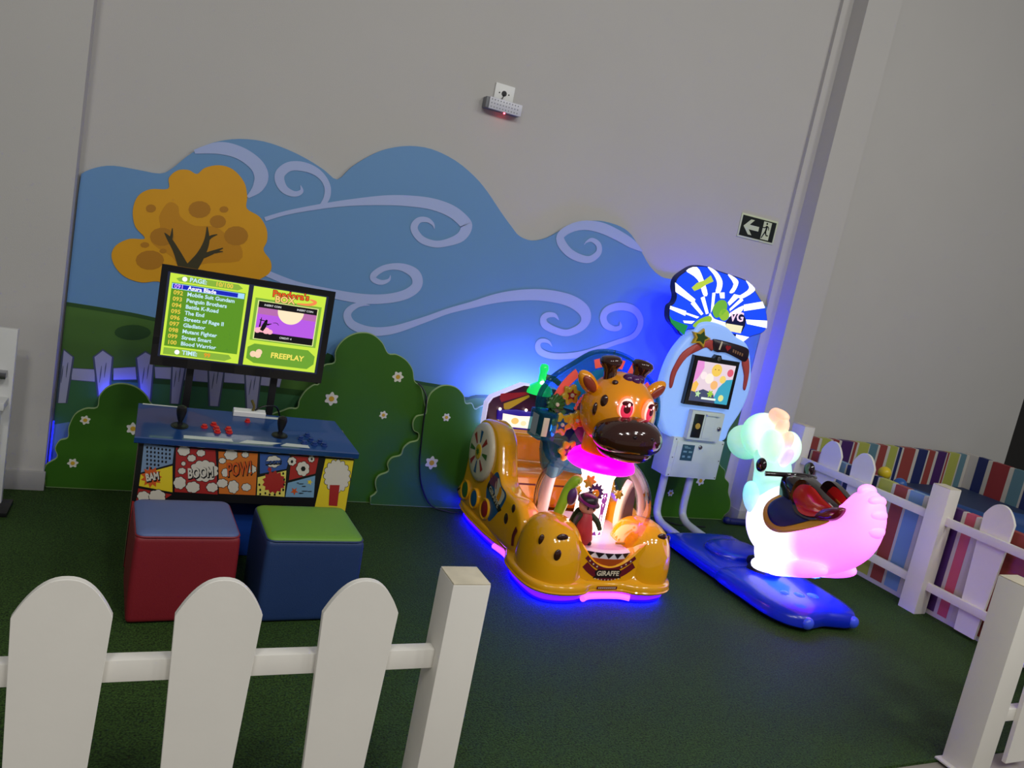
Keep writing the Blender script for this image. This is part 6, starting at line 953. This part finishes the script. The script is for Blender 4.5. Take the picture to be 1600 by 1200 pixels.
# glowing body: lamps of several colours sit inside the translucent shell
def glow_mat(name, stops, axis, lo, hi, strength):
    mt = bpy.data.materials.new(name); mt.use_nodes = True; nt = mt.node_tree; b = nt.nodes['Principled BSDF']
    b.inputs['Base Color'].default_value = (0.75, 0.75, 0.78, 1); b.inputs['Roughness'].default_value = 0.35
    g = nt.nodes.new('ShaderNodeNewGeometry'); dt = nt.nodes.new('ShaderNodeVectorMath'); dt.operation = 'DOT_PRODUCT'; dt.inputs[1].default_value = axis
    mr = nt.nodes.new('ShaderNodeMapRange'); mr.inputs['From Min'].default_value = lo; mr.inputs['From Max'].default_value = hi
    rp = nt.nodes.new('ShaderNodeValToRGB'); el = rp.color_ramp.elements
    while len(el) > 1: el.remove(el[-1])
    el[0].position = stops[0][0]; el[0].color = (*s2l(stops[0][1]), 1)
    for p, c in stops[1:]: e = el.new(p); e.color = (*s2l(c), 1)
    nt.links.new(g.outputs['Position'], dt.inputs[0]); nt.links.new(dt.outputs['Value'], mr.inputs['Value']); nt.links.new(mr.outputs['Result'], rp.inputs['Fac'])
    nt.links.new(rp.outputs['Color'], b.inputs['Emission Color']); b.inputs['Emission Strength'].default_value = strength
    return mt
CX = 3.42
m_torso = glow_mat('glow_torso', [(0, (250, 96, 240)), (0.38, (252, 110, 246)), (0.52, (255, 236, 255)), (0.80, (250, 248, 255)), (0.93, (190, 180, 255)), (1.0, (90, 240, 230))], (0, 0.9, -0.25), 2.25, 3.02, 1.5)
m_neck = glow_mat('glow_neck', [(0, (170, 220, 255)), (0.35, (90, 240, 225)), (0.6, (150, 250, 220)), (1, (120, 240, 180))], (0, 0, 1), 0.42, 0.80, 0.8)
m_headg = glow_mat('glow_head', [(0, (110, 236, 150)), (0.35, (140, 240, 180)), (0.6, (236, 255, 240)), (0.85, (170, 246, 200)), (1, (190, 240, 200))], (0, -0.75, 0.35), -2.46, -2.20, 0.85)
m_nose = glow_mat('glow_nose', [(0, (110, 230, 150)), (1, (150, 240, 180))], (0, 0, 1), 0.68, 0.88, 0.6)
m_crest = glow_mat('glow_crest', [(0, (250, 236, 255)), (0.35, (200, 170, 240)), (0.6, (250, 190, 130)), (1, (255, 176, 96))], (0, 0, 1), 0.72, 1.02, 0.85)
# torso and tail: rings along a spine (y, z, half width, half height)
spine = crom([(3.445, 0.44, 0.02, 0.03), (3.42, 0.44, 0.10, 0.13), (3.34, 0.43, 0.15, 0.20), (3.22, 0.42, 0.175, 0.225), (3.08, 0.42, 0.18, 0.21), (2.95, 0.44, 0.165, 0.19), (2.84, 0.49, 0.15, 0.165), (2.77, 0.56, 0.135, 0.15), (2.735, 0.64, 0.115, 0.13), (2.725, 0.71, 0.095, 0.105), (2.725, 0.77, 0.065, 0.075), (2.73, 0.805, 0.02, 0.03)], 4, False)
def spine_ring(i):
    a, b = spine[max(0, i-1)], spine[min(len(spine)-1, i+1)]
    t = Vector((0, b[0]-a[0], b[1]-a[1])).normalized(); nrm = Vector((1, 0, 0)).cross(t)     # points up on the back
    if nrm.z < 0 and abs(t.y) > 0.5: nrm = -nrm
    return t, nrm
bm = BM(); rings = []; NS = 28; prevn = None
for i, (y, z, w, h) in enumerate(spine):
    t, nrm = spine_ring(i)
    if prevn is not None and nrm.dot(prevn) < 0: nrm = -nrm
    prevn = nrm
    rings.append([bm.verts.new(Vector((CX, y, z))+Vector((1, 0, 0))*w*math.cos(2*math.pi*j/NS)+nrm*h*math.sin(2*math.pi*j/NS)) for j in range(NS)])
for a, b in zip(rings, rings[1:]):
    for j in range(NS): bm.faces.new((a[j], a[(j+1) % NS], b[(j+1) % NS], b[j]))
bm.faces.new(rings[0][::-1]); bm.faces.new(rings[-1])
dn = obj('dinosaur', bm, m_torso, kd, 80)
for y, z, r in ((2.672, 0.765, 0.032), (2.648, 0.70, 0.038), (2.638, 0.62, 0.042), (2.662, 0.54, 0.042), (2.745, 0.795, 0.036)): obj('tail_scallop', sell(BM(), (CX, y, z), (0.06, r*0.9, r), nu=20, nv=12), m_torso, dn, 80)
for sx in (-1, 1):
    obj('leg', sell(BM(), (CX+sx*0.10, 3.10, 0.30), (0.085, 0.18, 0.13), 0.9, 0.95, 28, 18, rot=RX(-22)), m_torso, dn, 80)
    obj('foot', sell(BM(), (CX+sx*0.105, 3.02, 0.252), (0.075, 0.27, 0.052), 0.8, 0.9, 28, 14, rot=RX(-20)), m_torso, dn, 80)
    obj('arm', sell(BM(), (CX+sx*0.12, 3.385, 0.515), (0.05, 0.06, 0.10), 1, 1, 22, 14, rot=RX(-32)), m_neck, dn, 80)
obj('neck', tube(BM(), [(CX, 3.32, 0.46, 0.13), (CX, 3.36, 0.55, 0.12), (CX, 3.39, 0.63, 0.11), (CX, 3.41, 0.70, 0.105), (CX, 3.46, 0.79, 0.10)], 0.1, 24), m_neck, dn, 80)
hd2 = obj('head', sell(BM(), (CX, 3.535, 0.855), (0.13, 0.155, 0.14), 1, 1, 32, 20, rot=RX(12)), m_headg, dn, 80)
obj('snout', sell(BM(), (CX, 3.685, 0.775), (0.105, 0.118, 0.105), 1, 1, 30, 18, rot=RX(10)), m_nose, hd2, 80)
for sx in (-1, 1): obj('cheek', sell(BM(), (CX+sx*0.07, 3.40, 0.83), (0.05, 0.09, 0.10), 1, 1, 24, 14), m_headg, hd2, 80)
for y, z, ry, rz, a in ((3.46, 0.995, 0.06, 0.05, 20), (3.43, 1.015, 0.06, 0.03, 10), (3.40, 0.94, 0.04, 0.07, 10), (3.345, 0.87, 0.04, 0.075, 18), (3.31, 0.79, 0.03, 0.065, 22)): obj('crest_plate', sell(BM(), (CX-0.02, y, z), (0.034, ry, rz), 0.9, 0.9, 22, 14, rot=RX(a)), m_crest, hd2, 80)
# saddle: cloth, border, seat
m_navy = mat('saddle_navy', (24, 24, 74), 0.35, coat=0.2); m_sy = mat('saddle_yellow', (206, 150, 30), 0.35); m_sblack = mat('saddle_black', (26, 8, 10), 0.12, coat=0.8); m_sred = mat('saddle_red', (186, 30, 22), 0.2, coat=0.5); m_sred2 = mat('saddle_wine', (110, 10, 26), 0.15, coat=0.8)
def body_x(y, z):
    half = spine[:33]
    k = min(range(len(half)-1), key=lambda q: 0 if (half[q][0]-y)*(half[q+1][0]-y) <= 0 else min(abs(half[q][0]-y), abs(half[q+1][0]-y))+1)
    a, b = half[k], half[k+1]; f = 0 if abs(a[0]-b[0]) < 1e-6 else max(0, min(1, (y-a[0])/(b[0]-a[0])))
    zc, w, h = (a[q]+(b[q]-a[q])*f for q in (1, 2, 3))
    return w*math.sqrt(max(0.30, 1-((z-zc)/h)**2))
def saddle_side(pts, off, sx, dome=0.0):
    bm = BM(); pts = crom(pts, 4); n = len(pts); rings = []
    cy = sum(p[0] for p in pts)/n; cz = sum(p[1] for p in pts)/n
    for s, o in ((1.0, -0.02), (1.0, off*0.7), (0.97, off), (0.85, off), (0.65, off), (0.4, off), (0.15, off)):
        ring = []
        for p in pts:
            y, z = cy+(p[0]-cy)*s, cz+(p[1]-cz)*s
            ring.append(bm.verts.new((CX+sx*(body_x(y, z)+o+dome*(1-s*s)), y, z)))
        rings.append(ring)
    for a, b in zip(rings, rings[1:]):
        for j in range(n): bm.faces.new((a[j], a[(j+1) % n], b[(j+1) % n], b[j]))
    bm.faces.new(rings[-1]); bm.faces.new(rings[0][::-1])
    return bm
SY = [(3.14, 0.66), (3.225, 0.57), (3.232, 0.495), (3.175, 0.432), (3.085, 0.424), (2.98, 0.472), (2.83, 0.578), (2.83, 0.62), (2.95, 0.66), (3.05, 0.69)]
SN = [(3.125, 0.645), (3.20, 0.572), (3.20, 0.508), (3.13, 0.462), (3.04, 0.475), (2.90, 0.575), (2.86, 0.605), (2.95, 0.65), (3.04, 0.68)]
SB = [(3.10, 0.715), (3.115, 0.65), (3.08, 0.59), (3.0, 0.558), (2.90, 0.568), (2.80, 0.645), (2.83, 0.675), (2.92, 0.705), (3.0, 0.735), (3.06, 0.745)]
SR = [(3.06, 0.712), (3.093, 0.645), (3.06, 0.60), (2.99, 0.572), (2.905, 0.585), (2.815, 0.652), (2.90, 0.688), (2.985, 0.726)]
sd = obj('saddle', loft(BM(), Frame((CX, 0, 0), (0, 1, 0), (0, 0, 1), (-1, 0, 0)), crom([(3.24, 0.69), (3.187, 0.725), (3.118, 0.715), (3.033, 0.685), (2.93, 0.64), (2.92, 0.57), (3.05, 0.50), (3.20, 0.54)], 4), [(-0.115, 0.03), (-0.10, 0.01), (-0.07, 0), (0.07, 0), (0.10, 0.01), (0.115, 0.03)]), m_sblack, dn, 60)
for sx in (-1, 1):
    cl_ = obj('saddle_cloth', saddle_side(SY, 0.008, sx), m_sy, dn, 60)
    obj('cloth_field', saddle_side(SN, 0.014, sx), m_navy, cl_, 60)
    obj('seat_edge', saddle_side(SB, 0.026, sx), m_sblack, sd, 60)
    obj('seat_pad', saddle_side(SR, 0.032, sx, 0.012), m_sred, sd, 60)
obj('seat_lip', loft(BM(), Frame((CX, 0, 0), (0, 1, 0), (0, 0, 1), (-1, 0, 0)), crom([(2.91, 0.60), (2.86, 0.655), (2.765, 0.69), (2.755, 0.655), (2.79, 0.61), (2.89, 0.57)], 4), [(-0.14, 0.012), (-0.13, 0), (0.12, 0), (0.135, 0.006), (0.142, 0.014)]), m_sred2, sd, 60)
obj('saddle_horn', sell(BM(), (CX, 3.20, 0.70), (0.07, 0.045, 0.03), 0.9, 0.9, 24, 14, rot=RX(-20)), m_sblack, sd, 60)
hb = obj('handlebar', tube(BM(), [(CX-0.19, 3.265, 0.70, 0.015), (CX-0.11, 3.22, 0.715, 0.014), (CX-0.04, 3.195, 0.725, 0.014), (CX+0.04, 3.195, 0.725, 0.014), (CX+0.11, 3.22, 0.715, 0.014), (CX+0.19, 3.265, 0.70, 0.015)], 0.013, 10), m_sblack, dn, 60)
for sx in (-1, 1): obj('grip_end', sell(BM(), (CX+sx*0.185, 3.315, 0.735), (0.024, 0.036, 0.042), nu=18, nv=12), m_sblack, hb)
m_ub = mat('belly_lamp', (20, 40, 255), 0.4, emit=80, emit_rgb=(10, 30, 255))
obj('belly_lamp', lathe(BM(), (CX, 3.17, 0.15), [(0.06, 0), (0.085, 0.01), (0.085, 0.045)], 20), m_ub, dn)
obj('belly_lamp', lathe(BM(), (CX, 2.95, 0.235), [(0.04, 0), (0.05, 0.006), (0.05, 0.02)], 20), m_ub, dn)

# ---------------------------------------------------------------- small things
t = thing('foam_bat', 'short navy foam bat with a red grip on the turf by the pillar', 'foam bat', (4.2, 4.28, 0))
obj('foam', tube(BM(), [(4.02, 4.315, 0.026), (4.11, 4.305, 0.026), (4.20, 4.295, 0.026)], 0.025, 14), mat('foam_navy', (22, 30, 90), 0.5), t)
obj('grip', tube(BM(), [(4.20, 4.295, 0.026), (4.25, 4.29, 0.026), (4.30, 4.285, 0.026)], 0.024, 14), mat('foam_red', (170, 50, 60), 0.5), t)
obj('end_knob', sell(BM(), (4.02, 4.315, 0.03), (0.03, 0.03, 0.028), nu=14, nv=10), MATS['foam_navy'], t)
bm = BM(); tube(bm, [(1.495, 4.383, 0.77), (1.53, 4.372, 0.74), (1.555, 4.352, 0.68), (1.56, 4.350, 0.55), (1.57, 4.35, 0.42), (1.585, 4.35, 0.28), (1.625, 4.345, 0.14), (1.70, 4.33, 0.03), (1.80, 4.30, 0.008), (1.86, 4.28, 0.008)], 0.005, 8)
tag(obj('power_cable', bm, m_black, None), 'black power cable hanging down over the bush cut-out left of the giraffe ride', 'cable')
t = thing('power_strip', 'black power strip with plugs on the turf behind the kiosk legs', 'power strip', (3.08, 4.22, 0))
obj('case', box(BM(), 2.98, 3.20, 4.19, 4.26, 0.0, 0.045, 0.006), m_black, t)
for xx in (3.03, 3.10, 3.16): obj('plug', box(BM(), xx-0.018, xx+0.018, 4.205, 4.245, 0.045, 0.085, 0.006), m_black, t)
obj('cable', tube(BM(), [(3.20, 4.22, 0.02), (3.30, 4.16, 0.01), (3.40, 4.06, 0.008), (3.50, 3.98, 0.008), (3.62, 3.95, 0.008)], 0.005, 8), m_black, t)
bm = BM(); tube(bm, [(3.215, 4.29, 0.03), (3.23, 4.30, 0.12), (3.30, 4.29, 0.12), (3.38, 4.29, 0.05), (3.5, 4.25, 0.008), (3.75, 4.22, 0.008)], 0.005, 8)
tag(obj('power_cable', bm, m_black, None), 'thin black cable looping over the turf behind the kiosk legs', 'cable')
t = thing('display_stand', 'white stand with a small ledge before the column at the left edge', 'stand', (-0.62, 4.1, 0))
m_stand = mat('stand_white', (214, 214, 210), 0.45, noise=0.03)
obj('back_plate', box(BM(), -0.80, -0.512, 4.10, 4.14, 0.02, 0.85, 0.004), m_stand, t)
obj('ledge', box(BM(), -0.80, -0.522, 3.98, 4.10, 0.50, 0.535, 0.004), m_stand, t)
obj('front_box', box(BM(), -0.80, -0.545, 4.0, 4.10, 0.10, 0.50, 0.004), m_stand, t)
obj('foot', box(BM(), -0.82, -0.47, 3.98, 4.16, 0.0, 0.022, 0.004), m_black, t)
obj('bracket', box(BM(), -0.80, -0.535, 4.04, 4.10, 0.63, 0.66, 0.003), m_steel, t)
